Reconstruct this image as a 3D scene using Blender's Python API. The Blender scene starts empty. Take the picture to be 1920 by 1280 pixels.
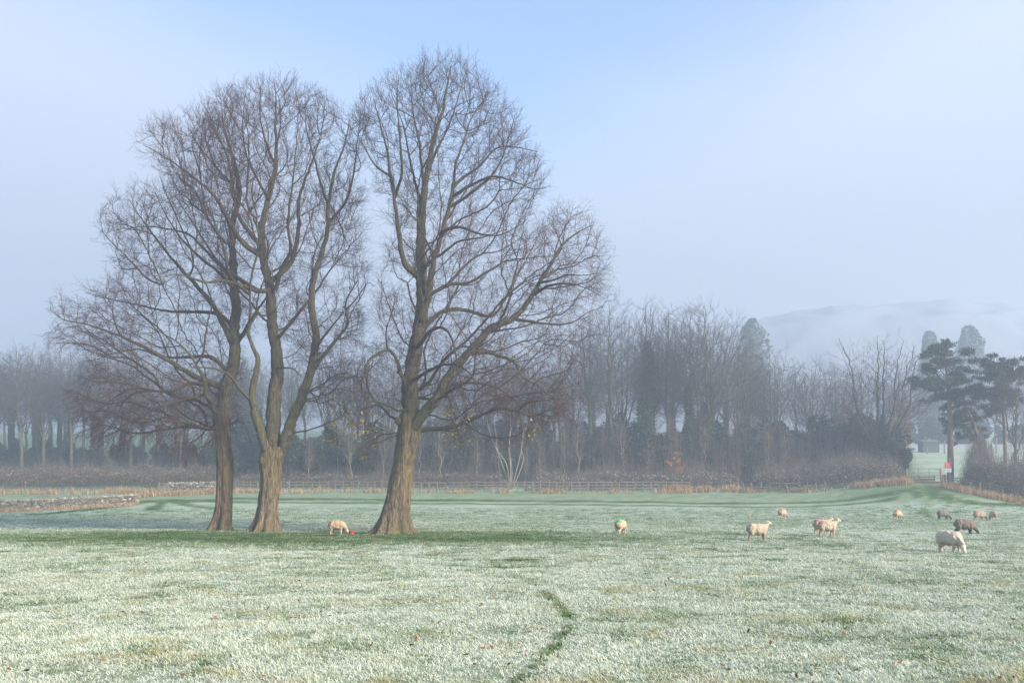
import bpy, bmesh, math, random
import numpy as np
from mathutils import Vector, Matrix

random.seed(7)
rng = np.random.default_rng(7)
sc = bpy.context.scene
COL = sc.collection

# ------------------------------------------------------------------ camera
FPX, HOR, CAMZ = 1700.0, 905.0, 2.3          # focal length in photo pixels, horizon row, eye height
cam_d = bpy.data.cameras.new('camera')
cam = bpy.data.objects.new('camera', cam_d)
COL.objects.link(cam)
cam.location = (0, 0, CAMZ)
cam.rotation_euler = (math.radians(90), 0, 0)
cam_d.sensor_width = 36.0
cam_d.lens = 36.0 * FPX / 1920.0
cam_d.shift_y = (HOR - 640.0) / 1920.0
cam_d.clip_start = 0.1
cam_d.clip_end = 3000.0
sc.camera = cam

# ------------------------------------------------------------------ sun and sky
SUN_EL, SUN_AZ = math.radians(25.0), math.radians(126.0)   # azimuth clockwise from +Y (right, a little behind the camera)
EXPOSURE = 1.20
HAZE = 0.0022
sun_d = bpy.data.lights.new('sun', 'SUN')
sun_d.energy = 5.0
sun_d.angle = math.radians(16.0)
sun_d.color = (1.0, 0.86, 0.67)
sun = bpy.data.objects.new('sun', sun_d)
COL.objects.link(sun)
sdir = Vector((math.sin(SUN_AZ) * math.cos(SUN_EL), math.cos(SUN_AZ) * math.cos(SUN_EL), math.sin(SUN_EL)))
sun.rotation_euler = sdir.to_track_quat('Z', 'Y').to_euler()

world = bpy.data.worlds.new('World')
sc.world = world
world.use_nodes = True
nt = world.node_tree
nt.nodes.clear()
N = nt.nodes.new
L = nt.links.new
w_out = N('ShaderNodeOutputWorld')
w_bg = N('ShaderNodeBackground')
sky = N('ShaderNodeTexSky')
sky.sky_type = 'NISHITA'
sky.sun_disc = False
sky.sun_elevation = SUN_EL
sky.sun_rotation = SUN_AZ
sky.air_density = 1.0
sky.dust_density = 0.4
sky.ozone_density = 3.0
tc = N('ShaderNodeTexCoord')
sep = N('ShaderNodeSeparateXYZ')
L(tc.outputs['Generated'], sep.inputs[0])
ab = N('ShaderNodeMath'); ab.operation = 'ABSOLUTE'; L(sep.outputs['X'], ab.inputs[0])
nz = N('ShaderNodeTexNoise'); nz.inputs['Scale'].default_value = 2.2; nz.inputs['Detail'].default_value = 4.0
nz.inputs['Roughness'].default_value = 0.45
mp = N('ShaderNodeMapping'); mp.inputs['Scale'].default_value = (0.6, 0.6, 1.7)
mp.inputs['Location'].default_value = (0.35, 0.1, 0.2)
L(tc.outputs['Generated'], mp.inputs['Vector']); L(mp.outputs[0], nz.inputs['Vector'])
m1 = N('ShaderNodeMath'); m1.operation = 'MULTIPLY'; m1.inputs[1].default_value = -0.26; L(ab.outputs[0], m1.inputs[0])
m2 = N('ShaderNodeMath'); m2.operation = 'ADD'; L(sep.outputs['Z'], m2.inputs[0]); L(m1.outputs[0], m2.inputs[1])
m3 = N('ShaderNodeMath'); m3.operation = 'MULTIPLY_ADD'; m3.inputs[1].default_value = 0.30
L(nz.outputs['Fac'], m3.inputs[0]); L(m2.outputs[0], m3.inputs[2])
mr = N('ShaderNodeMapRange'); mr.interpolation_type = 'SMOOTHSTEP'
mr.inputs['From Min'].default_value = 0.40; mr.inputs['From Max'].default_value = 0.58
mr.inputs['To Min'].default_value = 0.96; mr.inputs['To Max'].default_value = 0.22
L(m3.outputs[0], mr.inputs['Value'])
mixs = N('ShaderNodeMix'); mixs.data_type = 'RGBA'
L(mr.outputs[0], mixs.inputs['Factor'])
tint = N('ShaderNodeMix'); tint.data_type = 'RGBA'; tint.blend_type = 'MULTIPLY'; tint.inputs['Factor'].default_value = 1.0
L(sky.outputs[0], tint.inputs['A']); tint.inputs['B'].default_value = (1.0, 1.26, 1.36, 1.0)
L(tint.outputs['Result'], mixs.inputs['A'])
fogc = N('ShaderNodeMix'); fogc.data_type = 'RGBA'
mz = N('ShaderNodeMapRange'); mz.interpolation_type = 'SMOOTHSTEP'
mz.inputs['From Min'].default_value = 0.02; mz.inputs['From Max'].default_value = 0.42
L(sep.outputs['Z'], mz.inputs['Value']); L(mz.outputs[0], fogc.inputs['Factor'])
fogc.inputs['A'].default_value = (1.32, 1.47, 1.88, 1.0)
fogc.inputs['B'].default_value = (3.20, 3.60, 4.55, 1.0)
L(fogc.outputs['Result'], mixs.inputs['B'])
L(mixs.outputs['Result'], w_bg.inputs['Color'])
w_bg.inputs['Strength'].default_value = 0.10
L(w_bg.outputs[0], w_out.inputs['Surface'])

# ------------------------------------------------------------------ render look
sc.render.engine = 'CYCLES'
sc.view_settings.view_transform = 'Standard'
sc.view_settings.look = 'None'
sc.view_settings.gamma = 1.0
sc.view_settings.exposure = EXPOSURE
sc.view_settings.use_curve_mapping = False
sc.cycles.use_denoising = True
sc.cycles.denoiser = 'OPENIMAGEDENOISE'
sc.cycles.denoising_prefilter = 'NONE'
sc.cycles.denoising_input_passes = 'RGB_ALBEDO_NORMAL'
sc.cycles.max_bounces = 5
sc.cycles.diffuse_bounces = 2
sc.cycles.glossy_bounces = 1
sc.cycles.volume_bounces = 1
sc.cycles.transparent_max_bounces = 8
sc.cycles.caustics_reflective = False
sc.cycles.caustics_refractive = False

# ================================================================== helpers
def obj(name, me, parent=None, mat=None):
    o = bpy.data.objects.new(name, me)
    COL.objects.link(o)
    if parent is not None:
        o.parent = parent
    if mat is not None and me is not None and len(me.materials) == 0:
        me.materials.append(mat)
    return o

def tag(o, label=None, cat=None, group=None, kind=None):
    if label: o['label'] = label
    if cat: o['category'] = cat
    if group: o['group'] = group
    if kind: o['kind'] = kind
    return o

def thing(name, label, cat, loc=(0, 0, 0), group=None, rz=0.0):
    o = bpy.data.objects.new(name, None)
    COL.objects.link(o)
    o.location = loc
    o.rotation_euler = (0, 0, rz)
    o.empty_display_size = 0.2
    return tag(o, label, cat, group)

def mk_mesh(name, V, FS, smooth=False, mats=(), attrs=None, midx=None):
    """V (n,3); FS list of (m,k) index arrays."""
    V = np.asarray(V, dtype=np.float32).reshape(-1, 3)
    if not isinstance(FS, (list, tuple)): FS = [FS]
    FS = [np.asarray(f, dtype=np.int32) for f in FS if len(f)]
    me = bpy.data.meshes.new(name)
    me.vertices.add(len(V))
    me.vertices.foreach_set('co', V.ravel())
    nl = sum(f.size for f in FS); nf = sum(len(f) for f in FS)
    me.loops.add(nl); me.polygons.add(nf)
    li = np.concatenate([f.ravel() for f in FS]).astype(np.int32)
    me.loops.foreach_set('vertex_index', li)
    tot = np.concatenate([np.full(len(f), f.shape[1], np.int32) for f in FS])
    st = np.concatenate([[0], np.cumsum(tot)[:-1]]).astype(np.int32)
    me.polygons.foreach_set('loop_start', st)
    me.polygons.foreach_set('loop_total', tot)
    if smooth:
        me.polygons.foreach_set('use_smooth', np.ones(nf, dtype=bool))
    for m in mats: me.materials.append(m)
    if midx is not None:
        me.polygons.foreach_set('material_index', np.asarray(midx, dtype=np.int32))
    if attrs:
        for k, (dom, arr) in attrs.items():
            arr = np.asarray(arr, dtype=np.float32)
            if arr.ndim == 1:
                a = me.attributes.new(k, 'FLOAT', dom); a.data.foreach_set('value', arr)
            else:
                a = me.attributes.new(k, 'FLOAT_COLOR', dom)
                if arr.shape[1] == 3: arr = np.hstack([arr, np.ones((len(arr), 1), np.float32)])
                a.data.foreach_set('color', arr.ravel())
    me.update()
    me.validate()
    return me

def hash2(ix, iy, s):
    h = np.sin(ix * 127.1 + iy * 311.7 + s * 74.7) * 43758.5453
    return h - np.floor(h)

def vnoise(x, y, s=0.0):
    x = np.asarray(x, float); y = np.asarray(y, float)
    ix, iy = np.floor(x), np.floor(y)
    fx, fy = x - ix, y - iy
    fx = fx * fx * (3 - 2 * fx); fy = fy * fy * (3 - 2 * fy)
    a = hash2(ix, iy, s); b = hash2(ix + 1, iy, s); c = hash2(ix, iy + 1, s); d = hash2(ix + 1, iy + 1, s)
    return (a * (1 - fx) + b * fx) * (1 - fy) + (c * (1 - fx) + d * fx) * fy

def fbm(x, y, s=0.0, o=4, g=0.5):
    t = 0.0; a = 1.0; n = 0.0
    for i in range(o):
        t = t + a * vnoise(x * 2 ** i, y * 2 ** i, s + i * 13.3); n += a; a *= g
    return t / n

def sstep(a, b, x):
    t = np.clip((x - a) / (b - a), 0, 1)
    return t * t * (3 - 2 * t)

# ------------------------------------------------------------------ terrain
_py = np.array([-60, 0, 10, 25, 34, 46, 60, 70, 77, 85, 95, 110, 130, 150, 200, 260, 340, 500.])
_pz = np.array([0, 0, 0, -.10, -.30, -.27, -.42, -.42, -.12, .30, 1.05, 2.1, 3.9, 6.0, 10.2, 15.0, 22.0, 36.])
_yy = np.linspace(-60, 500, 2241)
_zz = np.interp(_yy, _py, _pz)
_k = np.hanning(33); _k /= _k.sum()
_zz = np.convolve(np.pad(_zz, 16, mode='edge'), _k, 'valid')

def ground_z(x, y):
    x = np.asarray(x, float); y = np.asarray(y, float)
    z = np.interp(y, _yy, _zz)
    ramp = 1.45 * np.exp(-((x - 41.0) / 7.0) ** 2) * sstep(73, 90, y) * (1 - sstep(96, 122, y))
    und = (fbm(x / 9.0, y / 9.0, 3.0, 3) - 0.5) * 0.22 * sstep(5, 14, y)
    und += (fbm(x / 1.3, y / 1.3, 8.0, 2) - 0.5) * 0.07
    left = -0.55 * sstep(-70, -130, x) * sstep(110, 130, y)
    return z + ramp + und + left

def P(px, py, D):
    return np.array([(px - 960.0) / FPX * D, D, CAMZ - (py - HOR) / FPX * D])

_ys = np.linspace(6, 330, 6500)
def gpt(px, py):
    xs = (px - 960.0) / FPX * _ys
    z = ground_z(xs, _ys)
    pr = HOR + FPX * (CAMZ - z) / _ys
    i = int(np.argmax(pr <= py))
    return np.array([xs[i], _ys[i], z[i]])

def gd(px, D):
    x = (px - 960.0) / FPX * D
    return np.array([x, D, float(ground_z(x, D))])

# ------------------------------------------------------------------ tubes
def tubes(polys):
    """polys: list of (pts(n,3), rad(n), sides). Returns V, F(quads) grouped and vectorised, and vertex radii."""
    groups = {}
    for p, r, k in polys:
        groups.setdefault((len(p), k), []).append((p, r))
    VS, FS, RS = [], [], []
    off = 0
    for (n, k), lst in groups.items():
        Pn = np.array([a[0] for a in lst], float); R = np.array([a[1] for a in lst], float)
        v, f = tube_batch(Pn, R, k)
        VS.append(v); FS.append(f + off); RS.append(np.repeat(R.ravel(), k)); off += len(v)
    if not VS: return np.zeros((0, 3)), np.zeros((0, 4), int), np.zeros(0)
    return np.vstack(VS), np.vstack(FS), np.concatenate(RS)

def tube_batch(Pn, R, k):
    b, n, _ = Pn.shape
    T = np.gradient(Pn, axis=1)
    T /= np.linalg.norm(T, axis=2, keepdims=True) + 1e-9
    mean = T.mean(axis=1)
    ref = np.zeros((b, 3)); ref[np.arange(b), np.argmin(np.abs(mean), axis=1)] = 1.0
    Nn = np.cross(T, ref[:, None, :]); Nn /= np.linalg.norm(Nn, axis=2, keepdims=True) + 1e-9
    B = np.cross(T, Nn)
    th = np.arange(k) * 2 * math.pi / k
    V = Pn[:, :, None, :] + R[:, :, None, None] * (np.cos(th)[None, None, :, None] * Nn[:, :, None, :] + np.sin(th)[None, None, :, None] * B[:, :, None, :])
    idx = np.arange(b * n * k).reshape(b, n, k)
    a = idx[:, :-1, :]; c = idx[:, 1:, :]
    F = np.stack([a, np.roll(a, -1, axis=2), np.roll(c, -1, axis=2), c], axis=-1).reshape(-1, 4)
    return V.reshape(-1, 3), F

def smooth_poly(p, r, it=1):
    """Catmull-Rom style subdivision."""
    for _ in range(it):
        n = len(p)
        if n < 3:
            q = np.vstack([p[0], (p[0] + p[-1]) / 2, p[-1]]); s = np.array([r[0], (r[0] + r[-1]) / 2, r[-1]])
            return q, s
        e0 = np.vstack([2 * p[0] - p[1], p, 2 * p[-1] - p[-2]])
        mid = (-e0[:-3] + 9 * e0[1:-2] + 9 * e0[2:-1] - e0[3:]) / 16
        q = np.empty((2 * n - 1, 3)); q[0::2] = p; q[1::2] = mid
        s = np.empty(2 * n - 1); s[0::2] = r; s[1::2] = (r[:-1] + r[1:]) / 2
        p, r = q, s
    return p, r

def resample(p, step):
    p = np.asarray(p, float)
    q, _ = smooth_poly(p, np.zeros(len(p)), 3)
    d = np.concatenate([[0], np.cumsum(np.linalg.norm(np.diff(q, axis=0), axis=1))])
    n = max(2, int(round(d[-1] / step)) + 1)
    t = np.linspace(0, d[-1], n)
    return np.stack([np.interp(t, d, q[:, i]) for i in range(3)], 1), d[-1]

# ------------------------------------------------------------------ materials
def new_mat(name):
    m = bpy.data.materials.new(name)
    m.use_nodes = True
    nt = m.node_tree
    b = nt.nodes['Principled BSDF']
    b.inputs['Roughness'].default_value = 0.9
    b.inputs['Specular IOR Level'].default_value = 0.2
    return m, nt, b

def ramp_node(nt, stops):
    r = nt.nodes.new('ShaderNodeValToRGB')
    el = r.color_ramp.elements
    while len(el) > 1: el.remove(el[-1])
    el[0].position = stops[0][0]; el[0].color = (*stops[0][1], 1)
    for p, c in stops[1:]:
        e = el.new(p); e.color = (*c, 1)
    return r

def mat_noise(name, stops, scale=4.0, stretch=(1, 1, 1), detail=5.0, bump=0.0, bscale=None, rough=0.9, coord='Object'):
    m, nt, b = new_mat(name)
    tc = nt.nodes.new('ShaderNodeTexCoord'); mp = nt.nodes.new('ShaderNodeMapping')
    mp.inputs['Scale'].default_value = stretch
    nz = nt.nodes.new('ShaderNodeTexNoise'); nz.inputs['Scale'].default_value = scale; nz.inputs['Detail'].default_value = detail
    nz.inputs['Roughness'].default_value = 0.6
    nt.links.new(tc.outputs[coord], mp.inputs[0]); nt.links.new(mp.outputs[0], nz.inputs['Vector'])
    r = ramp_node(nt, stops)
    nt.links.new(nz.outputs['Fac'], r.inputs[0]); nt.links.new(r.outputs[0], b.inputs['Base Color'])
    b.inputs['Roughness'].default_value = rough
    if bump:
        bp = nt.nodes.new('ShaderNodeBump'); bp.inputs['Strength'].default_value = bump
        bp.inputs['Distance'].default_value = 0.05
        nt.links.new(nz.outputs['Fac'], bp.inputs['Height']); nt.links.new(bp.outputs[0], b.inputs['Normal'])
    return m

def mat_attr(name, attr, stops, rough=0.85, transl=0.0):
    m, nt, b = new_mat(name)
    a = nt.nodes.new('ShaderNodeAttribute'); a.attribute_name = attr
    r = ramp_node(nt, stops)
    nt.links.new(a.outputs['Fac'], r.inputs[0]); nt.links.new(r.outputs[0], b.inputs['Base Color'])
    b.inputs['Roughness'].default_value = rough
    if transl:
        t = nt.nodes.new('ShaderNodeBsdfTranslucent'); mx = nt.nodes.new('ShaderNodeMixShader')
        mx.inputs[0].default_value = transl
        nt.links.new(r.outputs[0], t.inputs[0]); nt.links.new(b.outputs[0], mx.inputs[1]); nt.links.new(t.outputs[0], mx.inputs[2])
        nt.links.new(mx.outputs[0], nt.nodes['Material Output'].inputs[0])
    return m

M = {}
def bark_mat(name, dark, mid, light, moss, mossamt):
    m, nt, b = new_mat(name)
    tc = nt.nodes.new('ShaderNodeTexCoord')
    mp = nt.nodes.new('ShaderNodeMapping'); mp.inputs['Scale'].default_value = (1, 1, 0.16)
    nt.links.new(tc.outputs['Object'], mp.inputs[0])
    nz = nt.nodes.new('ShaderNodeTexNoise'); nz.inputs['Scale'].default_value = 13; nz.inputs['Detail'].default_value = 7; nz.inputs['Roughness'].default_value = 0.68
    nt.links.new(mp.outputs[0], nz.inputs['Vector'])
    r = ramp_node(nt, [(0.38, dark), (0.52, mid), (0.66, light)])
    nt.links.new(nz.outputs['Fac'], r.inputs[0])
    n2 = nt.nodes.new('ShaderNodeTexNoise'); n2.inputs['Scale'].default_value = 0.9; n2.inputs['Detail'].default_value = 5
    nt.links.new(tc.outputs['Object'], n2.inputs['Vector'])
    r2 = ramp_node(nt, [(0.42, (0, 0, 0)), (0.68, (mossamt,) * 3)])
    nt.links.new(n2.outputs['Fac'], r2.inputs[0])
    mx = nt.nodes.new('ShaderNodeMix'); mx.data_type = 'RGBA'
    nt.links.new(r2.outputs[0], mx.inputs['Factor']); nt.links.new(r.outputs[0], mx.inputs['A']); mx.inputs['B'].default_value = (*moss, 1)
    nt.links.new(mx.outputs['Result'], b.inputs['Base Color'])
    bp = nt.nodes.new('ShaderNodeBump'); bp.inputs['Strength'].default_value = 1.0; bp.inputs['Distance'].default_value = 0.14
    nt.links.new(nz.outputs['Fac'], bp.inputs['Height']); nt.links.new(bp.outputs[0], b.inputs['Normal'])
    return m

M['bark'] = bark_mat('lime_bark', (.055, .041, .029), (.19, .145, .098), (.33, .26, .185), (.17, .155, .065), 0.6)
M['bark2'] = bark_mat('dark_lime_bark', (.038, .028, .02), (.125, .093, .065), (.23, .175, .122), (.12, .115, .05), 0.55)
M['limb'] = bark_mat('lime_limb_bark', (.05, .043, .034), (.13, .112, .084), (.21, .185, .14), (.11, .11, .055), 0.6)
M['branch'] = mat_noise('branch_bark', [(.3, (.05, .043, .037)), (.6, (.08, .07, .057)), (.8, (.10, .10, .06))], 1.4)
M['twig'] = mat_noise('twig_bark', [(.3, (.055, .043, .047)), (.55, (.095, .057, .067)), (.8, (.062, .055, .048))], 0.45)
M['wbark'] = bark_mat('wood_bark', (.05, .045, .035), (.11, .10, .08), (.18, .165, .13), (.09, .11, .05), 0.7)
M['wtwig'] = mat_noise('wood_twig', [(.3, (.055, .050, .052)), (.7, (.085, .074, .075))], 0.3)
M['pale'] = mat_noise('pale_bark', [(.3, (.20, .17, .12)), (.7, (.36, .32, .24))], 3.0)
M['birch'] = mat_noise('birch_bark', [(.35, (.10, .085, .07)), (.45, (.27, .25, .215)), (.8, (.42, .39, .34))], 5.0, (1, 1, 2.5))
M['pinebark'] = mat_noise('pine_bark', [(.3, (.13, .085, .065)), (.7, (.26, .17, .125))], 4.0, (1, 1, .3), bump=.6)
M['ivy'] = mat_attr('ivy_leaf', 'rnd', [(0, (.025, .04, .020)), (.6, (.05, .075, .03)), (1, (.10, .12, .05))], .7)
M['holly'] = mat_attr('evergreen_leaf', 'rnd', [(0, (.014, .022, .016)), (.7, (.028, .042, .027)), (1, (.065, .08, .05))], .6)
M['pine'] = mat_attr('pine_needles', 'rnd', [(0, (.025, .042, .032)), (.7, (.05, .075, .055)), (1, (.10, .125, .10))], .8)
M['mistneedle'] = mat_attr('haze_pale_needles', 'rnd', [(0, (.09, .115, .115)), (1, (.15, .175, .175))], .9)  # far haze put into the colour: paler, bluer needles for the distant evergreens
M['deadleaf'] = mat_attr('dead_leaf', 'rnd', [(0, (.11, .045, .03)), (.6, (.22, .085, .045)), (1, (.34, .15, .06))], .8, .25)
M['yleaf'] = mat_attr('yellow_leaf', 'rnd', [(0, (.25, .23, .05)), (1, (.45, .38, .08))], .8, .3)
M['beechleaf'] = mat_attr('beech_leaf', 'rnd', [(0, (.30, .12, .055)), (.6, (.46, .20, .09)), (1, (.58, .30, .16))], .8, .25)
M['bramble'] = mat_attr('bramble_leaf', 'rnd', [(0, (.045, .034, .026)), (.38, (.105, .078, .055)), (.68, (.17, .14, .11)), (.88, (.26, .255, .23)), (1, (.38, .39, .37))], .9)
M['bstem'] = mat_noise('bramble_stem', [(.3, (.075, .055, .05)), (.7, (.19, .16, .145))], 1.2)
M['deadgrass'] = mat_attr('dead_grass', 'rnd', [(0, (.30, .18, .085)), (.5, (.46, .31, .16)), (1, (.60, .50, .36))], .9, .2)
M['wood'] = mat_noise('weathered_wood', [(.3, (.12, .105, .09)), (.6, (.21, .19, .165)), (.8, (.34, .325, .30))], 3.0, (1, 1, .4), bump=.3)
M['steel'] = mat_noise('galvanised_steel', [(.3, (.30, .34, .36)), (.7, (.42, .46, .48))], 6.0, rough=.5)
M['stone'] = mat_attr('wall_stone', 'rnd', [(0, (.09, .085, .075)), (.5, (.19, .18, .155)), (.85, (.30, .285, .24)), (1, (.45, .43, .36))], .95)

# ================================================================== ground
FROSTY = 1.0
def poly_dist(x, y, pts):
    d = np.full(np.shape(x), 1e9)
    for (x0, y0), (x1, y1) in zip(pts[:-1], pts[1:]):
        vx, vy = x1 - x0, y1 - y0
        t = np.clip(((x - x0) * vx + (y - y0) * vy) / (vx * vx + vy * vy + 1e-9), 0, 1)
        d = np.minimum(d, np.hypot(x - x0 - t * vx, y - y0 - t * vy))
    return d

TRAIL = [gpt(*p)[:2] for p in [(960, 1290), (990, 1262), (1030, 1225), (1050, 1200), (1068, 1180), (1070, 1165), (1055, 1145), (1040, 1130), (1022, 1112), (1003, 1096)]]
TRAIL2 = [gpt(*p)[:2] for p in [(1000, 1096), (960, 1078), (930, 1062), (960, 1050), (990, 1038)]]
TRACK_A = [gpt(*p)[:2] for p in [(440, 934), (700, 936), (1000, 939), (1250, 942), (1450, 943), (1560, 940), (1640, 931), (1700, 920)]]
TRACK_B = [gpt(*p)[:2] for p in [(300, 940), (600, 943), (1000, 945), (1300, 949), (1480, 950), (1600, 944), (1680, 934)]]
TRACK_C = [gpt(*p)[:2] for p in [(70, 963), (150, 957), (220, 949), (280, 939), (330, 937), (400, 938)]]
TRACK_D = [gpt(*p)[:2] for p in [(290, 938), (305, 942), (292, 950), (286, 956)]]
TRACK_E = [gpt(*p)[:2] for p in [(320, 938), (350, 946), (400, 953)]]
TRACK_F = [gpt(*p)[:2] for p in [(1715, 912), (1712, 922), (1730, 934), (1736, 948), (1733, 958), (1745, 970)]]
TRACK_G = [gpt(*p)[:2] for p in [(1755, 912), (1752, 924), (1775, 936), (1840, 944), (1920, 948)]]
DASH = []
for _ in range(150):
    px = rng.uniform(0, 1920); py = rng.uniform(955, 1060)
    if 980 < py < 1022 and px < 1200: continue
    q = gpt(px, py); w = rng.uniform(.4, 1.3); DASH.append((q[0], q[1], w, rng.uniform(.15, .4)))

def frost(x, y):
    x = np.asarray(x, float); y = np.asarray(y, float)
    n = fbm(x / 2.6, y / 2.6, 21.0, 4)
    n2 = fbm(x / .55, y / .8, 41.0, 3)
    f = 0.90 + ((n - .5) * .60 + (n2 - .5) * .80) * (1 - .55 * sstep(42, 70, y))
    # unfrosted band sheltered under the lime crowns
    c = 43.5 + (fbm(x / 6.0, 0 * x, 5.0, 2) - .5) * 2.0
    prof = sstep(c - 8.5, c - 2.5, y) * (1 - .85 * sstep(c + 2.0, c + 8.0, y) - .15 * sstep(c + 8, c + 14, y))
    xs = sstep(-36, -18, x) * (1 - .55 * sstep(0, 6, x) - .45 * sstep(6, 17, x))
    f = f - prof * xs * (0.72 + (n2 - .5) * 1.1)
    f = f - .28 * sstep(47, 52, y) * (1 - sstep(58, 66, y)) * sstep(-20, 4, x) * (n2)
    # far field is a little thinner frosted
    f = f - .27 * sstep(50, 70, y)
    for t, w, s in ((TRAIL, .08, .9), (TRAIL2, .10, .14), (TRACK_A, .75, .85), (TRACK_B, .5, .7), (TRACK_C, .8, .6), (TRACK_D, .5, .6), (TRACK_E, .5, .55), (TRACK_F, .25, .4), (TRACK_G, .8, .6)):
        x0 = min(p[0] for p in t) - 3; x1 = max(p[0] for p in t) + 3; y0 = min(p[1] for p in t) - 4; y1 = max(p[1] for p in t) + 4
        m = (x > x0) & (x < x1) & (y > y0) & (y < y1)
        if m.any():
            d = poly_dist(x[m], y[m], t) + ((n[m] - .5) * w * 1.6 + (n2[m] - .5) * w * 3.6 if w < .11 else 0)
            f[m] = f[m] - s * (1 - sstep(w * .5, w * 1.5, d)) * (.55 + .9 * n2[m])
    for dx, dy, w, h in DASH:
        m = (np.abs(x - dx) < 2 * w) & (np.abs(y - dy) < 3)
        if m.any():
            f[m] = f[m] - .45 * np.exp(-((x[m] - dx) / w) ** 2 - ((y[m] - dy) / h) ** 2)
    # worn green ground around the gate mouth and the dip beside it
    f = f - .30 * np.exp(-((x - 40.5) / 8) ** 2 - ((y - 86) / 5.0) ** 2) * (.3 + 1.3 * n2)
    f = f - .16 * sstep(84, 90, y) * (1 - sstep(98, 104, y)) * (.5 + n)
    f = f - .75 * sstep(103, 109, y) * (1 - sstep(0, 4, x - .425 * y))      # leaf litter under the wood
    return np.clip(f, 0, 1)

def grid_ground(name, ys, half, ncol, zfun, pw=1.0):
    u = np.linspace(-1, 1, ncol)
    u = np.sign(u) * np.abs(u) ** pw
    X = u[None, :] * half(ys)[:, None]
    Y = np.repeat(ys[:, None], ncol, 1)
    Z = zfun(X, Y)
    V = np.stack([X, Y, Z], -1).reshape(-1, 3)
    idx = np.arange(len(ys) * ncol).reshape(len(ys), ncol)
    F = np.stack([idx[:-1, :-1], idx[:-1, 1:], idx[1:, 1:], idx[1:, :-1]], -1).reshape(-1, 4)
    return V, F, X, Y

ys = list(np.linspace(-60, 3.5, 18))
y = 4.0
while y < 345:
    ys.append(y); y += max(.13, .0115 * y)
ys = np.array(ys)
V, F, X, Y = grid_ground('ground', ys, lambda y: 15 + 1.02 * np.abs(y), 285, ground_z)
fr = frost(X.ravel(), Y.ravel())
fr = fr * (.58 + .42 * sstep(30, 55, Y.ravel()))      # down between the blades the turf is less frosted than their tips

def ground_material():
    m, nt, b = new_mat('frosted_grass_ground')
    a = nt.nodes.new('ShaderNodeAttribute'); a.attribute_name = 'frost'
    tc = nt.nodes.new('ShaderNodeTexCoord')
    n1 = nt.nodes.new('ShaderNodeTexNoise'); n1.inputs['Scale'].default_value = 7.0; n1.inputs['Detail'].default_value = 8.0; n1.inputs['Roughness'].default_value = 0.72
    nt.links.new(tc.outputs['Object'], n1.inputs['Vector'])
    ad = nt.nodes.new('ShaderNodeMath'); ad.operation = 'MULTIPLY_ADD'; ad.inputs[1].default_value = 1.1; 
    nt.links.new(n1.outputs['Fac'], ad.inputs[0])
    sb = nt.nodes.new('ShaderNodeMath'); sb.operation = 'SUBTRACT'; sb.inputs[1].default_value = .55
    nt.links.new(a.outputs['Fac'], sb.inputs[0]); nt.links.new(sb.outputs[0], ad.inputs[2])
    r = ramp_node(nt, [(0.0, (.045, .085, .020)), (.25, (.09, .155, .05)), (.55, (.225, .295, .185)), (.80, (.40, .475, .385)), (1.0, (.53, .60, .54))])
    nt.links.new(ad.outputs[0], r.inputs[0])
    # straw-coloured thatch here and there
    n2 = nt.nodes.new('ShaderNodeTexNoise'); n2.inputs['Scale'].default_value = 1.1; n2.inputs['Detail'].default_value = 6.0
    nt.links.new(tc.outputs['Object'], n2.inputs['Vector'])
    r2 = ramp_node(nt, [(.52, (0, 0, 0)), (.72, (.45, .45, .45))])
    nt.links.new(n2.outputs['Fac'], r2.inputs[0])
    mx = nt.nodes.new('ShaderNodeMix'); mx.data_type = 'RGBA'
    nt.links.new(r2.outputs[0], mx.inputs['Factor']); nt.links.new(r.outputs[0], mx.inputs['A']); mx.inputs['B'].default_value = (.34, .36, .22, 1)
    nt.links.new(mx.outputs['Result'], b.inputs['Base Color'])
    bp = nt.nodes.new('ShaderNodeBump'); bp.inputs['Strength'].default_value = .8; bp.inputs['Distance'].default_value = .08
    nt.links.new(n1.outputs['Fac'], bp.inputs['Height']); nt.links.new(bp.outputs[0], b.inputs['Normal'])
    b.inputs['Roughness'].default_value = .95
    return m
M['ground'] = ground_material()
g_o = obj('ground', mk_mesh('ground', V, F, True, [M['ground']], {'frost': ('POINT', fr)}))
tag(g_o, kind='structure')

# ------------------------------------------------------------------ distant wooded hill
CREST = np.array([(-600, 830), (0, 800), (500, 790), (900, 760), (1150, 700), (1300, 640), (1420, 602), (1500, 586), (1570, 574), (1640, 578), (1700, 573), (1780, 566), (1860, 572), (1920, 584), (2050, 600), (2500, 660)], float)
def hill_z(x, y):
    px = 960 + x / np.maximum(y, 1) * FPX
    cp = np.interp(px, CREST[:, 0], CREST[:, 1])
    top = CAMZ + (HOR - cp) / FPX * 425.0
    base = np.interp(y, _yy, _zz) - 3.0
    t = sstep(290, 428, y)
    z = base + (np.maximum(top, base) - base) * t - 25 * sstep(432, 470, y)
    b = fbm(x / 9.0, y / 9.0, 77.0, 3)
    return z + (b - .5) * 5.0 * sstep(296, 320, y)
hy = np.linspace(285, 468, 74)
V, F, X, Y = grid_ground('hill', hy, lambda y: 40 + .95 * y, 260, hill_z)
M['hill'] = mat_noise('wooded_hill', [(.35, (.155, .18, .235)), (.6, (.17, .195, .25)), (.8, (.19, .205, .255))], .35)  # haze painted into the woods' colour: pale and bluish, close to the sky
tag(obj('hill', mk_mesh('hill', V, F, False, [M['hill']])), kind='structure')

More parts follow.
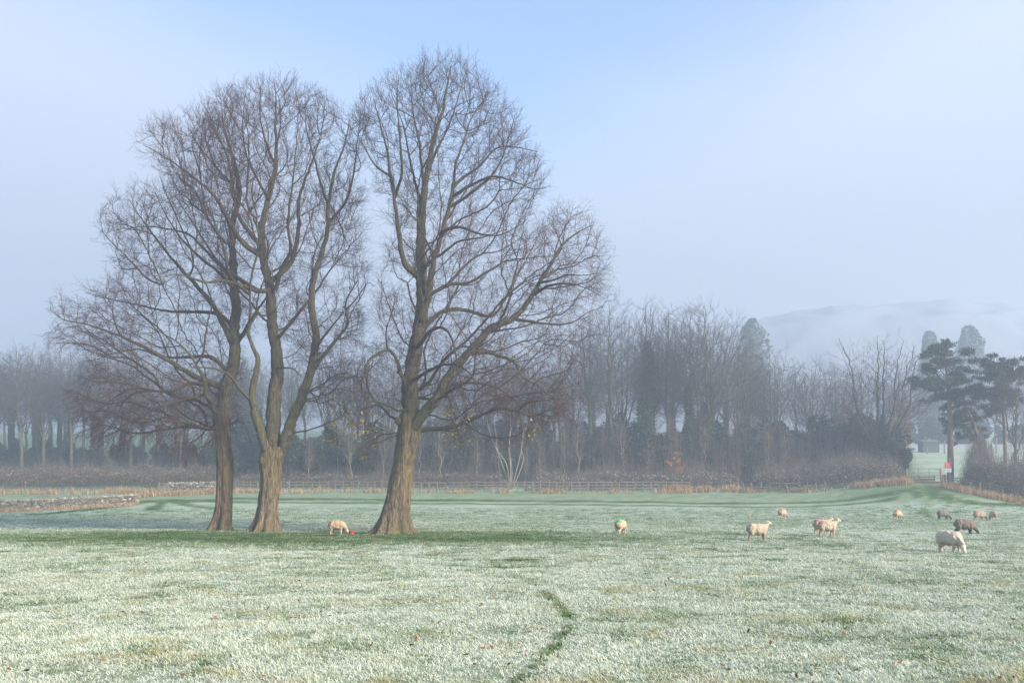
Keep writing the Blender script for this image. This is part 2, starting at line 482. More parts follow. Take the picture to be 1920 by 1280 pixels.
# ================================================================== trees
def in_poly(px, py, poly):
    poly = np.asarray(poly, float)
    ins = np.zeros(len(px), bool)
    x0, y0 = poly[:, 0], poly[:, 1]; x1, y1 = np.roll(x0, -1), np.roll(y0, -1)
    for a, b, c, d in zip(x0, y0, x1, y1):
        if b == d: continue
        cr = ((b > py) != (d > py)) & (px < (c - a) * (py - b) / (d - b) + a)
        ins ^= cr
    return ins

def grow(pts, path, par, targets, bf, rs):
    """Balanced minimum-spanning growth: every target joins the skeleton at the node with the least
    (distance + bf * path length from the root)."""
    n0 = len(pts); m = len(targets)
    PTS = np.zeros((n0 + m, 3)); PTS[:n0] = pts
    PATH = np.zeros(n0 + m); PATH[:n0] = path
    PAR = np.full(n0 + m, -1, int); PAR[:n0] = par
    best = np.full(m, 1e9); who = np.zeros(m, int)
    for i in range(n0):
        d = np.sqrt(((targets - pts[i]) ** 2).sum(1))
        c = d * (1 + bf) + bf * path[i]
        k = c < best
        best[k] = c[k]; who[k] = i
    alive = np.arange(m); T = targets.copy()
    n = n0
    for _ in range(m):
        j = int(np.argmin(best))
        p = T[j].copy(); w = who[j]
        PTS[n] = p; PAR[n] = w; PATH[n] = PATH[w] + np.linalg.norm(p - PTS[w])
        best[j] = 1e9 + 1
        T[j] = 1e6
        d = T - p
        c = np.sqrt(np.einsum('ij,ij->i', d, d)) * (1 + bf) + bf * PATH[n]
        k = c < best
        k[j] = False
        best[k] = c[k]; who[k] = n
        n += 1
    return PTS, PAR, PATH

def mst_branches(PTS, PAR, n0, tip, pexp, rlim, rs, jit=.10):
    """radii by the pipe model and chains of nodes; returns polylines for nodes >= n0 and per-node direction/radius"""
    n = len(PTS)
    kids = [[] for _ in range(n)]
    for i in range(n0, n): kids[PAR[i]].append(i)
    acc = np.zeros(n)
    for i in range(n - 1, n0 - 1, -1):
        if acc[i] == 0: acc[i] = tip ** pexp
        acc[PAR[i]] += acc[i] if PAR[i] >= n0 else 0
    R = np.zeros(n); R[n0:] = acc[n0:] ** (1 / pexp)
    # relax the joints so that branches sweep instead of zigzagging
    main = np.full(n, -1, int)
    for i in range(n):
        if i >= n0 and kids[i]: main[i] = max(kids[i], key=lambda k: R[k])
    im = np.where(main >= 0)[0]
    for _ in range(3):
        PTS[im] = .4 * PTS[im] + .3 * PTS[PAR[im]] + .3 * PTS[main[im]]
    DIR = np.zeros((n, 3))
    d = PTS[n0:] - PTS[PAR[n0:]]
    DIR[n0:] = d / (np.linalg.norm(d, axis=1, keepdims=True) + 1e-9)
    polys = []
    starts = [(PAR[i], i) for i in range(n0, n) if PAR[i] < n0]
    while starts:
        a, i = starts.pop()
        ch = [a, i]
        rbase = min(R[i] * 1.15, rlim[a] * .75 if a < n0 else R[a])
        while kids[i]:
            ks = sorted(kids[i], key=lambda k: -R[k])
            for k in ks[1:]: starts.append((i, k))
            i = ks[0]; ch.append(i)
        p = PTS[ch].copy(); r = R[ch].copy(); r[0] = max(rbase, r[1]); r[-1] *= .7
        r = np.minimum(r, max(rbase, tip))
        L0 = np.linalg.norm(np.diff(p, axis=0), axis=1)
        p, r = smooth_poly(p, r, 1)
        if len(p) > 2:
            e = np.concatenate([[0], np.repeat(L0, 2)])[:len(p)]
            p[1:-1:2] += rs.normal(0, 1, p[1:-1:2].shape) * (e[1:-1:2, None] * jit)
        k = 6 if r[0] > .045 else (4 if r[0] > .018 else 3)
        polys.append((p, r, k))
    return polys, R, DIR

def twig_polys(PTS, DIR, sel, rs, per, ln, rad, up, sub=2, spread=.75):
    """two-segment twigs with straight sub-twigs, all vectorised. up: per-node vertical bias"""
    idx = np.repeat(sel, per)
    o = PTS[idx]; d0 = DIR[idx]
    v = rs.normal(0, 1, o.shape); v /= np.linalg.norm(v, axis=1, keepdims=True)
    d = d0 * .8 + v * spread; d[:, 2] += up[idx]
    d /= np.linalg.norm(d, axis=1, keepdims=True) + 1e-9
    l = ln * rs.uniform(.5, 1.25, len(o))[:, None]
    b = rs.normal(0, .16, o.shape) ; b[:, 2] += up[idx] * .35
    p1 = o + d * l * .5
    p2 = p1 + (d + b) * l * .5
    A = np.stack([o, p1, p2], 1)
    RA = np.repeat(np.array([[rad, rad * .75, rad * .38]]), len(o), 0)
    va, fa = tube_batch(A, RA, 3)
    if sub:
        t = rs.uniform(.25, .95, (len(o), sub))
        ob = np.where(t[..., None] < .5, o[:, None] + (p1 - o)[:, None] * (t[..., None] * 2), p1[:, None] + (p2 - p1)[:, None] * (t[..., None] * 2 - 1)).reshape(-1, 3)
        w = rs.normal(0, 1, ob.shape); w /= np.linalg.norm(w, axis=1, keepdims=True)
        ds = np.repeat(d, sub, 0) * .75 + w * .75; ds[:, 2] += np.repeat(up[idx], sub) * .8
        ds /= np.linalg.norm(ds, axis=1, keepdims=True) + 1e-9
        ls = np.repeat(l, sub, 0) * rs.uniform(.3, .65, (len(ob), 1))
        B = np.stack([ob, ob + ds * ls], 1)
        RB = np.repeat(np.array([[rad * .62, rad * .32]]), len(ob), 0)
        vb, fb = tube_batch(B, RB, 3)
        return np.vstack([va, vb]), np.vstack([fa, fb + len(va)]), p2
    return va, fa, p2

def leaf_cards(C, size, rs, name, mat, rnd=None, aspect=.6, flat=0.0):
    n = len(C)
    a = rs.normal(0, 1, (n, 3)); a[:, 2] *= (1 - flat); a /= np.linalg.norm(a, axis=1, keepdims=True)
    b = rs.normal(0, 1, (n, 3)); b[:, 2] *= (1 - flat); b -= a * (a * b).sum(1, keepdims=True); b /= np.linalg.norm(b, axis=1, keepdims=True) + 1e-9
    s = (np.asarray(size) * rs.uniform(.6, 1.3, n))[:, None]
    nn = np.cross(a, b)
    V = np.stack([C - a * s, C + b * s * aspect + nn * s * .15, C + a * s, C - b * s * aspect + nn * s * .15], 1).reshape(-1, 3)
    F = np.arange(4 * n).reshape(n, 4)
    if rnd is None: rnd = rs.random(n)
    return mk_mesh(name, V, F, False, [mat], {'rnd': ('FACE', rnd)})

def trunk_mesh(rows, D0, seed, flare, nflute, twist, z0=None):
    """rows: (px centre, py, px width). Fluted, flared bole as a lofted surface with furrows."""
    rs = np.random.default_rng(seed)
    rows = np.array(rows, float)
    C = np.array([P(r[0], r[1], D0) for r in rows]); W = rows[:, 2] * .93 / FPX * D0 / 2
    h = C[:, 2]
    o = np.argsort(h); h, C, W = h[o], C[o], W[o]
    nz_, nt_ = 96, 96
    zz = np.linspace(h[0] - .25, h[-1], nz_)
    cx = np.interp(zz, h, C[:, 0]); r = np.interp(zz, h, W)
    k = np.hanning(9); k /= k.sum()
    cx = np.convolve(np.pad(cx, 4, mode='edge'), k, 'valid'); r = np.convolve(np.pad(r, 4, mode='edge'), k, 'valid')
    th = np.linspace(0, 2 * math.pi, nt_, endpoint=False)
    t = np.clip((zz - h[0]) / (h[-1] - h[0]), 0, 1)
    TH, T = np.meshgrid(th, t)
    ph = rs.uniform(0, 6.28, 6)
    tw = TH + twist * T
    low = np.exp(-T * 7.0)
    fl = .55 * np.cos(nflute * tw + ph[0]) + .3 * np.cos((nflute + 2) * tw + ph[1]) + .25 * np.cos((nflute - 2) * tw + ph[2])
    rr = 1 + flare * low * (fl * .75) + .055 * np.cos(3 * tw + ph[3]) + .10 * fl * (1 - T) ** .6
    fur = fbm(tw * 9.0 / 6.283 * 4, T * 9.0, seed, 4) ; fur2 = fbm(tw * 60 / 6.283, T * 22.0, seed + 5, 3)
    rr = rr + (fur - .5) * .15 + (fur2 - .5) * .055
    # periodic seam fix: blend last columns
    Rr = r[:, None] * rr
    X = cx[:, None] + np.cos(TH) * Rr; Yv = D0 + np.sin(TH) * Rr * .95; Z = np.repeat(zz[:, None], nt_, 1)
    V = np.stack([X, Yv, Z], -1).reshape(-1, 3)
    idx = np.arange(nz_ * nt_).reshape(nz_, nt_)
    a = idx[:-1]; c = idx[1:]
    F = np.stack([a, np.roll(a, -1, 1), np.roll(c, -1, 1), c], -1).reshape(-1, 4)
    line = np.stack([cx, np.full_like(cx, D0), zz], 1)
    return V, F, line, r

def lime(name, label, D0, rows, limbs, poly, ntar, seed, flare=.5, nfl=7, twist=.0, dense=None, dmax=5.5, bf=.38, leaves=None, bark='bark', burrs=()):
    rs = np.random.default_rng(seed)
    TV, TF, line, lr = trunk_mesh(rows, D0, seed, flare, nfl, twist)
    base = np.array([line[0, 0], D0, float(ground_z(line[0, 0], D0))])
    root = thing(name, label, 'tree', base, group='bare limes standing in the field')
    obj('trunk', mk_mesh('trunk', TV - base, TF, True, [M[bark]]), root)
    for (bx, by, br_) in burrs:
        c = P(bx, by, D0) + [0, -.35, 0]; s_ = br_ / FPX * D0
        th, ph = np.meshgrid(np.linspace(0, 2 * math.pi, 18, endpoint=False), np.linspace(.02, math.pi - .02, 12))
        rr_ = s_ * (1 + .35 * (fbm(th * 1.6, ph * 2.2, seed, 3) - .5)) * (1 - .35 * np.exp(-((th - 4.4) ** 2 + (ph - 1.5) ** 2) / .25))
        v_ = np.stack([np.cos(th) * np.sin(ph) * rr_, np.sin(th) * np.sin(ph) * rr_ * 1.2, np.cos(ph) * rr_ * 1.25], -1).reshape(-1, 3) + c - base
        ix = np.arange(12 * 18).reshape(12, 18); a_, c_ = ix[:-1], ix[1:]
        obj('burr', mk_mesh('burr', v_, np.stack([a_, np.roll(a_, -1, 1), np.roll(c_, -1, 1), c_], -1).reshape(-1, 4), True, [M[bark]]), root)
    # skeleton nodes
    i0 = len(line) - 14
    pts = [p for p in line[i0::4]]; rad = [q for q in lr[i0::4]]
    path = list(np.linspace(0, np.linalg.norm(line[-1] - line[i0]), len(pts))); par = list(range(-1, len(pts) - 1))
    for lb in limbs:
        pl, w0, w1, d0, d1 = lb
        s = np.linspace(0, 1, len(pl))
        q = np.array([P(a, b, D0 + d0 + (d1 - d0) * t ** 1.1) for (a, b), t in zip(pl, s)])
        q, length = resample(q, .30)
        n = len(q); t = np.linspace(0, 1, n)
        w = ((w0 if w0 > 18 else w0 * .82) * (1 - t) ** (1.0 if w0 > 18 else 1.15) + w1 * .55 * t) / FPX * D0 / 2
        if n > 4: 
            q[2:-1] += rs.normal(0, 1, (n - 3, 3)) * np.minimum(.022, .010 + .3 * w[2:-1, None] * .15)
        qs, ws = smooth_poly(q, w, 1)
        v, f, _ = tubes([(qs, ws * (1 + rs.normal(0, .05, len(ws))), 10 if w0 > 12 else 7)])
        obj('limb', mk_mesh('limb', v - base, f, True, [M['limb' if w0 > 10 else 'branch']]), root)
        # attach to nearest existing node
        A = np.array(pts); dd = np.linalg.norm(A - q[0], axis=1); k = int(np.argmin(dd)); p0 = path[k] + dd[k]
        for i in range(n):
            par.append(k if i == 0 else len(pts) - 1)
            pts.append(q[i]); rad.append(w[i]); path.append(p0 + length * i / max(1, n - 1))
    pts = np.array(pts); rad = np.array(rad); path = np.array(path)
    # targets inside the inflated outline
    pol = np.array(poly, float)
    ed = [(a, b) for a, b in zip(pol, np.roll(pol, -1, 0))]
    x0, y0 = pol.min(0); x1, y1 = pol.max(0)
    T = []
    cnt = 0
    while cnt < ntar:
        px = rs.uniform(x0, x1, 6000); py = rs.uniform(y0, y1, 6000)
        k = in_poly(px, py, pol); px, py = px[k], py[k]
        d = np.full(len(px), 1e9)
        for (a, b), (c, e) in ed:
            vx, vy = c - a, e - b
            t = np.clip(((px - a) * vx + (py - b) * vy) / (vx * vx + vy * vy + 1e-9), 0, 1)
            d = np.minimum(d, np.hypot(px - a - t * vx, py - b - t * vy))
        dm = d / FPX * D0
        hd = np.minimum(dmax, .7 + 1.25 * dm)
        dep = rs.uniform(-dmax, dmax, len(px))
        ok = np.abs(dep) < hd
        # ragged outline: bays and tufts instead of a smooth dome
        ok &= d > 46 * np.clip(fbm(px / 34.0 + dep * .35, py / 34.0, seed + 40.0, 3) - .36, 0, 1) * 1.6
        # thin out the heart of the crown
        wgt = (.35 + .65 * np.exp(-dm / 1.6)) * (dmax / hd) ** .55 * .6
        if dense is not None:
            for (cx_, cy_, rx_, ry_, s_) in dense:
                wgt = wgt * (1 + (s_ - 1) * np.exp(-((px - cx_) / rx_) ** 2 - ((py - cy_) / ry_) ** 2))
        clump = fbm(px / 26.0, py / 26.0, seed * 1.0, 2)
        wgt = wgt * sstep(.22, .55, clump)
        ok &= rs.random(len(px)) < wgt
        px, py, dep = px[ok], py[ok], dep[ok]
        DD = D0 + dep
        # keep the outline where it is: use the tree's own depth for the lateral scale
        q = np.stack([(px - 960) / FPX * D0, DD, CAMZ - (py - HOR) / FPX * D0], 1)
        T.append(q); cnt += len(q)
    T = np.vstack(T)[:ntar]
    dmid = np.abs(T[:, 1] - D0)
    order = rs.permutation(len(T)); n1 = int(ntar * .16)
    T = T[order]
    # long secondary branches first, then the finer ones that fork from them
    PTS, PAR, PATH = grow(pts, path, par, T[:n1], .8, rs)
    n1_ = len(PTS)
    # fill the long reaches with intermediate nodes so later branches can leave anywhere along them
    XP, XA, XL = [PTS], [PAR.copy()], [PATH]
    extra, epar, epath = [], [], []
    for i in range(len(pts), n1_):
        a, c = PTS[PAR[i]], PTS[i]; ln = np.linalg.norm(c - a); k = int(ln / .45)
        prev = PAR[i]
        for j in range(1, k + 1):
            t = j / (k + 1)
            extra.append(a + (c - a) * t + rs.normal(0, .05, 3)); epar.append(prev); epath.append(PATH[PAR[i]] + ln * t); prev = n1_ + len(extra) - 1
        XA[0][i] = prev
    if extra:
        # reorder so that parents come before children
        allp = np.vstack([PTS, extra]); alla = np.concatenate([XA[0], epar]); alll = np.concatenate([PATH, epath])
        od = np.concatenate([np.arange(len(pts)), len(pts) + np.argsort(alll[len(pts):], kind='stable')])
        inv = np.empty(len(od), int); inv[od] = np.arange(len(od))
        PTS = allp[od]; PATH = alll[od]; PAR = alla[od]; PAR = np.where(PAR >= 0, inv[PAR], -1)
    PTS, PAR, PATH = grow(PTS, PATH, PAR, T[n1:], bf, rs)
    n0 = len(pts)
    polys, R, DIR = mst_branches(PTS, PAR, n0, .0075, 2.15, rad, rs, .06)
    bv, bfc, br = tubes(polys)
    ztop = PTS[:, 2].max(); zlow = ztop * .32
    hrel = np.clip((PTS[:, 2] - zlow) / (ztop - zlow), -.5, 1)
    up = -.35 + .95 * hrel
    sel = np.arange(n0, len(PTS))
    sel = sel[R[sel] < .035]
    tv, tf, tips = twig_polys(PTS, DIR, sel, rs, 2, .66, .0060, up, 3, .50)
    Vall = np.vstack([bv, tv]) - base; Fall = np.vstack([bfc, tf + len(bv)])
    mi = np.concatenate([(br[bfc[:, 0]] < .014).astype(int), np.ones(len(tf), int)])
    obj('crown', mk_mesh('crown', Vall, Fall, False, [M['branch'], M['twig']], midx=mi), root)
    if leaves:
        for mat, centers, nm in leaves:
            C = []
            for (px, py, rx, ry, cnt) in centers:
                tp = np.stack([960 + tips[:, 0] / tips[:, 1] * FPX, HOR - (tips[:, 2] - CAMZ) / tips[:, 1] * FPX], 1)
                w = np.exp(-((tp[:, 0] - px) / rx) ** 2 - ((tp[:, 1] - py) / ry) ** 2)
                if w.sum() < 1e-3: continue
                k = rs.choice(len(tips), cnt, p=w / w.sum())
                C.append(tips[k] + rs.normal(0, .05, (cnt, 3)))
            if C:
                C = np.vstack(C)
                o = obj(nm, leaf_cards(C - base, .085 if mat == 'yleaf' else .052, rs, nm, M[mat]), root)
                tag(o, kind='stuff')
    return root

# ---- leftmost lime
L1_limbs = [
 ([(418, 772), (425, 720), (441, 674), (438, 627), (443, 580), (438, 534), (436, 473), (436, 419), (449, 365), (438, 300), (420, 240), (416, 205)], 26, 3, 0, .6),
 ([(409, 790), (402, 765), (387, 740), (384, 715), (372, 690), (352, 660), (330, 640), (300, 622)], 14, 3, 0, -2.2),
 ([(428, 728), (400, 720), (365, 705), (318, 677), (271, 651), (219, 627), (165, 609), (119, 599), (95, 580)], 15, 2, 0, -.8),
 ([(434, 640), (415, 600), (388, 557), (341, 506), (294, 449), (262, 405), (240, 372)], 15, 2, 0, 1.5),
 ([(432, 700), (400, 672), (370, 668), (341, 670), (300, 668), (262, 655), (225, 660), (180, 668)], 11, 2, 0, 2.5),
 ([(384, 722), (353, 719), (328, 732), (294, 733), (258, 735), (230, 756), (218, 784), (192, 815)], 9, 2, -.4, -1.5),
 ([(294, 733), (250, 728), (206, 751), (164, 784), (135, 790)], 6, 1.5, -.8, -2.5),
 ([(384, 740), (351, 747), (310, 760), (276, 775), (239, 817), (205, 840)], 7, 1.5, -.3, -3.4),
 ([(438, 612), (405, 588), (360, 585), (310, 583), (262, 572), (215, 562), (160, 548)], 10, 2, 0, 3.5),
 ([(438, 540), (405, 505), (372, 480), (335, 440), (310, 400), (290, 360)], 9, 2, 0, -3.),
 ([(437, 530), (415, 500), (382, 466), (354, 440), (320, 430), (260, 425), (215, 440)], 8, 2, 0, -1.2),
 ([(441, 650), (471, 599), (490, 571), (515, 540), (545, 520)], 10, 3, 0, 2.8),
 ([(437, 450), (420, 400), (395, 360), (365, 335), (330, 325)], 7, 2, .3, 2.5),
 ([(420, 800), (445, 790), (460, 800), (470, 830)], 4, 1.5, 0, -1.2),
]
L1_poly = [(452, 850), (415, 845), (350, 870), (300, 835), (255, 835), (200, 850), (150, 830), (125, 770), (135, 720), (165, 685), (110, 655), (88, 635), (100, 610), (86, 575), (130, 545), (180, 528), (232, 512), (202, 490), (190, 445), (197, 400), (232, 352), (272, 342), (330, 352), (352, 320), (392, 215), (440, 190), (468, 260), (468, 480), (475, 600), (470, 760)]
# ---- middle lime
L2_limbs = [
 ([(511, 868), (512, 800), (515, 740), (520, 686), (513, 627), (508, 565), (504, 530), (494, 487), (490, 440), (492, 419), (503, 373), (517, 312), (517, 240), (517, 165)], 30, 3, 0, .8),
 ([(505, 860), (495, 828), (481, 785), (473, 748), (476, 715), (484, 676), (470, 640), (466, 615), (480, 590)], 20, 7, -.2, -1.5),
 ([(474, 752), (458, 738), (440, 715), (425, 700), (395, 690), (360, 690)], 10, 3, -.6, -2.6),
 ([(518, 862), (530, 838), (541, 802), (556, 768), (571, 730), (586, 680), (593, 627), (586, 592), (584, 545), (592, 508), (605, 470), (614, 430), (616, 385), (628, 320), (645, 275), (655, 225)], 22, 3, -.1, -.8),
 ([(582, 700), (605, 668), (633, 634), (652, 606), (648, 578), (655, 550), (672, 525)], 11, 4, -.4, -1.2),
 ([(586, 665), (600, 640), (622, 612), (645, 585)], 8, 4, -.5, -2.),
 ([(650, 580), (668, 560), (690, 530), (702, 538)], 4, 1.5, -1.2, -2.),
 ([(492, 480), (449, 448), (413, 383), (381, 347), (323, 304), (285, 280), (268, 272)], 14, 2, .2, -1.5),
 ([(490, 460), (460, 425), (442, 390), (434, 340), (425, 290), (400, 240), (380, 205)], 11, 2, .2, 2.),
 ([(505, 530), (539, 499), (553, 470), (560, 419), (561, 369), (589, 293), (604, 240), (610, 190)], 14, 2, 0, 1.8),
 ([(516, 545), (530, 500), (545, 470), (540, 420), (548, 350), (555, 280), (560, 210)], 10, 2, 0, -2.2),
 ([(503, 545), (480, 545), (445, 534), (417, 527), (382, 529), (340, 515), (300, 520)], 12, 2.5, -.2, -2.8),
 ([(486, 545), (452, 524), (410, 491), (382, 450), (350, 400), (325, 360)], 9, 2, -.3, -1.),
 ([(523, 632), (545, 605), (565, 580), (582, 560), (610, 520), (640, 480), (668, 450)], 9, 2, 0, 1.2),
 ([(503, 373), (480, 330), (462, 290), (455, 230), (460, 175)], 7, 2, .4, 1.4),
 ([(517, 312), (500, 270), (488, 220), (490, 160)], 6, 2, .6, -1.5),
 ([(616, 385), (600, 340), (590, 300), (575, 240), (572, 180)], 7, 2, -.6, -2.2),
 ([(614, 420), (640, 390), (652, 370), (664, 319), (670, 262), (676, 215)], 7, 2, -.5, .6),
 ([(520, 690), (545, 690), (565, 705)], 5, 3, -.3, -1.),
 ([(572, 730), (588, 740), (600, 770), (604, 800)], 5, 1.5, -.4, -2.),
]
L2_poly = [(258, 278), (300, 232), (350, 222), (400, 190), (448, 168), (490, 154), (550, 154), (592, 176), (640, 190), (680, 202), (692, 260), (684, 330), (684, 400), (694, 460), (705, 560), (695, 640), (680, 720), (660, 800), (630, 870), (595, 800), (560, 700), (520, 640), (470, 630), (430, 560), (380, 480), (335, 405), (300, 335), (262, 300)]
# ---- right lime
R_limbs = [
 ([(770, 785), (768, 725), (775, 671), (786, 617), (792, 562), (790, 522), (789, 481), (789, 441), (792, 400), (797, 346), (805, 306), (812, 266), (828, 213), (838, 165), (845, 125)], 34, 3, 0, .6),
 ([(790, 600), (802, 562), (808, 522), (816, 481), (830, 432), (840, 395), (850, 346), (855, 306), (871, 261), (885, 220), (915, 175)], 17, 2, -.2, -1.8),
 ([(789, 530), (783, 519), (759, 495), (751, 462), (747, 427), (743, 399), (738, 362), (733, 332), (704, 311), (680, 271), (655, 236)], 15, 2, .1, -1.2),
 ([(738, 350), (730, 319), (727, 287), (712, 229), (700, 185)], 8, 2, -.6, 1.),
 ([(740, 370), (748, 345), (754, 319), (749, 253), (745, 190), (748, 140)], 8, 2, -.5, -2.4),
 ([(791, 400), (786, 372), (770, 306), (757, 239), (735, 180)], 9, 2, .2, 2.2),
 ([(796, 350), (790, 310), (786, 266), (775, 213), (770, 150)], 8, 2, .3, -1.6),
 ([(800, 330), (815, 290), (840, 240), (860, 180), (875, 130)], 8, 2, .4, 2.),
 ([(776, 800), (790, 778), (815, 752), (835, 715), (857, 684), (889, 649), (919, 617), (965, 595), (992, 562), (1014, 525), (1033, 495), (1052, 462), (1079, 438), (1112, 422)], 22, 2, -.3, -2.4),
 ([(1010, 530), (1035, 525), (1062, 516), (1095, 516), (1125, 512)], 6, 1.5, -1.8, -3.4),
 ([(965, 598), (990, 602), (1019, 606), (1068, 606), (1100, 587), (1130, 575)], 8, 1.5, -1.2, -.4),
 ([(998, 555), (1020, 540), (1046, 532), (1085, 535), (1127, 554)], 7, 1.5, -1.5, -4.),
 ([(800, 560), (813, 549), (846, 533), (878, 530), (911, 511), (951, 489), (992, 484), (1040, 478)], 10, 2, 0, 1.8),
 ([(838, 536), (870, 500), (903, 476), (938, 470), (985, 440)], 8, 2, .2, 3.4),
 ([(790, 625), (802, 608), (824, 587), (857, 579), (884, 584), (922, 592), (946, 562), (965, 522), (989, 484), (1010, 440)], 12, 2, -.1, .8),
 ([(784, 650), (792, 638), (813, 617), (835, 617), (851, 644), (858, 690), (870, 740)], 10, 2, -.3, -3.),
 ([(775, 712), (786, 706), (813, 690), (849, 682), (880, 700), (905, 740)], 9, 2, -.4, -3.6),
 ([(878, 662), (911, 660), (938, 668), (965, 679), (979, 706), (1006, 720), (1025, 736), (1075, 765)], 11, 2, -.9, -2.2),
 ([(765, 745), (759, 720), (748, 687), (732, 657), (710, 663), (691, 676), (683, 706), (664, 738), (655, 780)], 11, 2, -.2, -2.0),
 ([(765, 765), (745, 770), (730, 760), (705, 752), (685, 750), (678, 715), (690, 690)], 7, 2, -.4, -3.),
 ([(790, 515), (802, 495), (835, 470), (865, 451), (905, 445), (950, 430)], 9, 2, 0, -1.8),
 ([(825, 440), (840, 430), (865, 427), (900, 438), (938, 440), (985, 415)], 8, 2, -.9, -3.2),
 ([(850, 350), (866, 335), (905, 306), (932, 277), (972, 277), (1008, 285)], 8, 2, -.8, .8),
 ([(846, 372), (870, 355), (919, 332), (959, 338), (998, 354), (1025, 352)], 8, 2, -.8, -3.),
 ([(843, 388), (870, 372), (892, 354), (930, 320), (955, 255), (965, 215)], 8, 2, -.8, -2.),
 ([(787, 590), (770, 560), (764, 530), (745, 520), (735, 490)], 6, 2, 0, -1.4),
 ([(765, 735), (800, 748), (835, 742), (850, 770), (858, 810)], 7, 2, -.3, 2.2),
 ([(830, 725), (870, 718), (915, 722), (960, 745), (1000, 790)], 7, 2, -.5, 1.4),
]
R_poly = [(705, 165), (758, 134), (800, 114), (850, 106), (905, 122), (946, 158), (972, 198), (982, 238), (1010, 262), (1018, 300), (1026, 345), (1025, 385), (1070, 386), (1100, 402), (1132, 430), (1146, 475), (1138, 530), (1148, 575), (1105, 650), (1092, 720), (1086, 785), (1040, 812), (980, 832), (925, 845), (865, 835), (815, 800), (790, 760), (750, 770), (712, 845), (675, 850), (650, 780), (660, 690), (690, 610), (702, 520), (720, 440), (690, 350), (664, 270), (668, 205)]

lime('lime_tree', 'leftmost bare lime with thin dark trunk and low boughs sweeping left', 49.3,
     [(412, 995, 54), (414, 982, 43), (417, 970, 38), (420, 945, 33), (421, 920, 31), (422, 870, 32), (418, 820, 31), (416, 790, 33), (417, 768, 30)],
     L1_limbs, L1_poly, 5200, 11, .45, 6, .3, bark='bark2', dense=[(250, 780, 140, 80, 1.45), (170, 610, 90, 60, 1.5), (420, 800, 50, 60, 1.3)],
     leaves=[('deadleaf', [(420, 600, 110, 60, 160), (300, 640, 150, 100, 120), (260, 790, 120, 50, 60)], 'dead_leaves')])
lime('lime_tree', 'middle bare lime dividing into three upright stems from a short bole', 48.0,
     [(497, 999, 62), (499, 985, 48), (502, 965, 41), (503, 945, 38), (507, 915, 39), (509, 890, 40), (508, 865, 46), (512, 850, 48), (514, 838, 44)],
     L2_limbs, L2_poly, 5200, 12, .5, 7, .1, burrs=[(497, 864, 7), (515, 861, 6), (546, 813, 5)], dense=[(650, 600, 50, 60, 1.5)],
     leaves=[('deadleaf', [(520, 560, 60, 80, 110), (560, 430, 50, 50, 60), (500, 300, 40, 40, 40)], 'dead_leaves'),
             ('yleaf', [(620, 800, 30, 30, 80)], 'yellow_leaves')])
lime('lime_tree', 'tallest bare lime with twisted leaning trunk, right of the grazing sheep and tub', 46.3,
     [(737, 1003, 80), (738, 990, 60), (741, 970, 51), (745, 945, 48), (749, 920, 47), (757, 870, 41), (765, 820, 45), (769, 795, 49), (771, 775, 46)],
     R_limbs, R_poly, 6900, 13, .62, 8, 1.3, burrs=[(757, 836, 6), (748, 790, 6)], dense=[(980, 740, 120, 70, 1.6), (690, 760, 60, 80, 1.4), (860, 740, 70, 70, 1.3), (1090, 520, 60, 80, 1.3)],
     leaves=[('yleaf', [(640, 800, 30, 30, 50), (700, 810, 40, 40, 130), (800, 820, 40, 40, 120), (870, 800, 30, 30, 40), (1000, 815, 18, 18, 50), (980, 640, 30, 20, 20)], 'yellow_leaves'),
             ('deadleaf', [(960, 740, 90, 50, 120), (820, 420, 60, 60, 40)], 'dead_leaves')])

# ================================================================== woodland behind the field
def stored(me_list, root_name):
    return me_list

def cloud(n, blobs, rs, shell=.55):
    """points in a union of ellipsoids, biased to the outside"""
    w = np.array([b[3] * b[4] * b[5] for b in blobs]); w = w ** .8; w /= w.sum()
    k = rs.choice(len(blobs), n, p=w)
    B = np.array(blobs)[k]
    v = rs.normal(0, 1, (n, 3)); v /= np.linalg.norm(v, axis=1, keepdims=True)
    r = shell + (1 - shell) * rs.random(n) ** .6
    r = np.where(rs.random(n) < .12, rs.random(n), r) * rs.uniform(.86, 1.10, n)
    return B[:, :3] + v * B[:, 3:6] * r[:, None], v

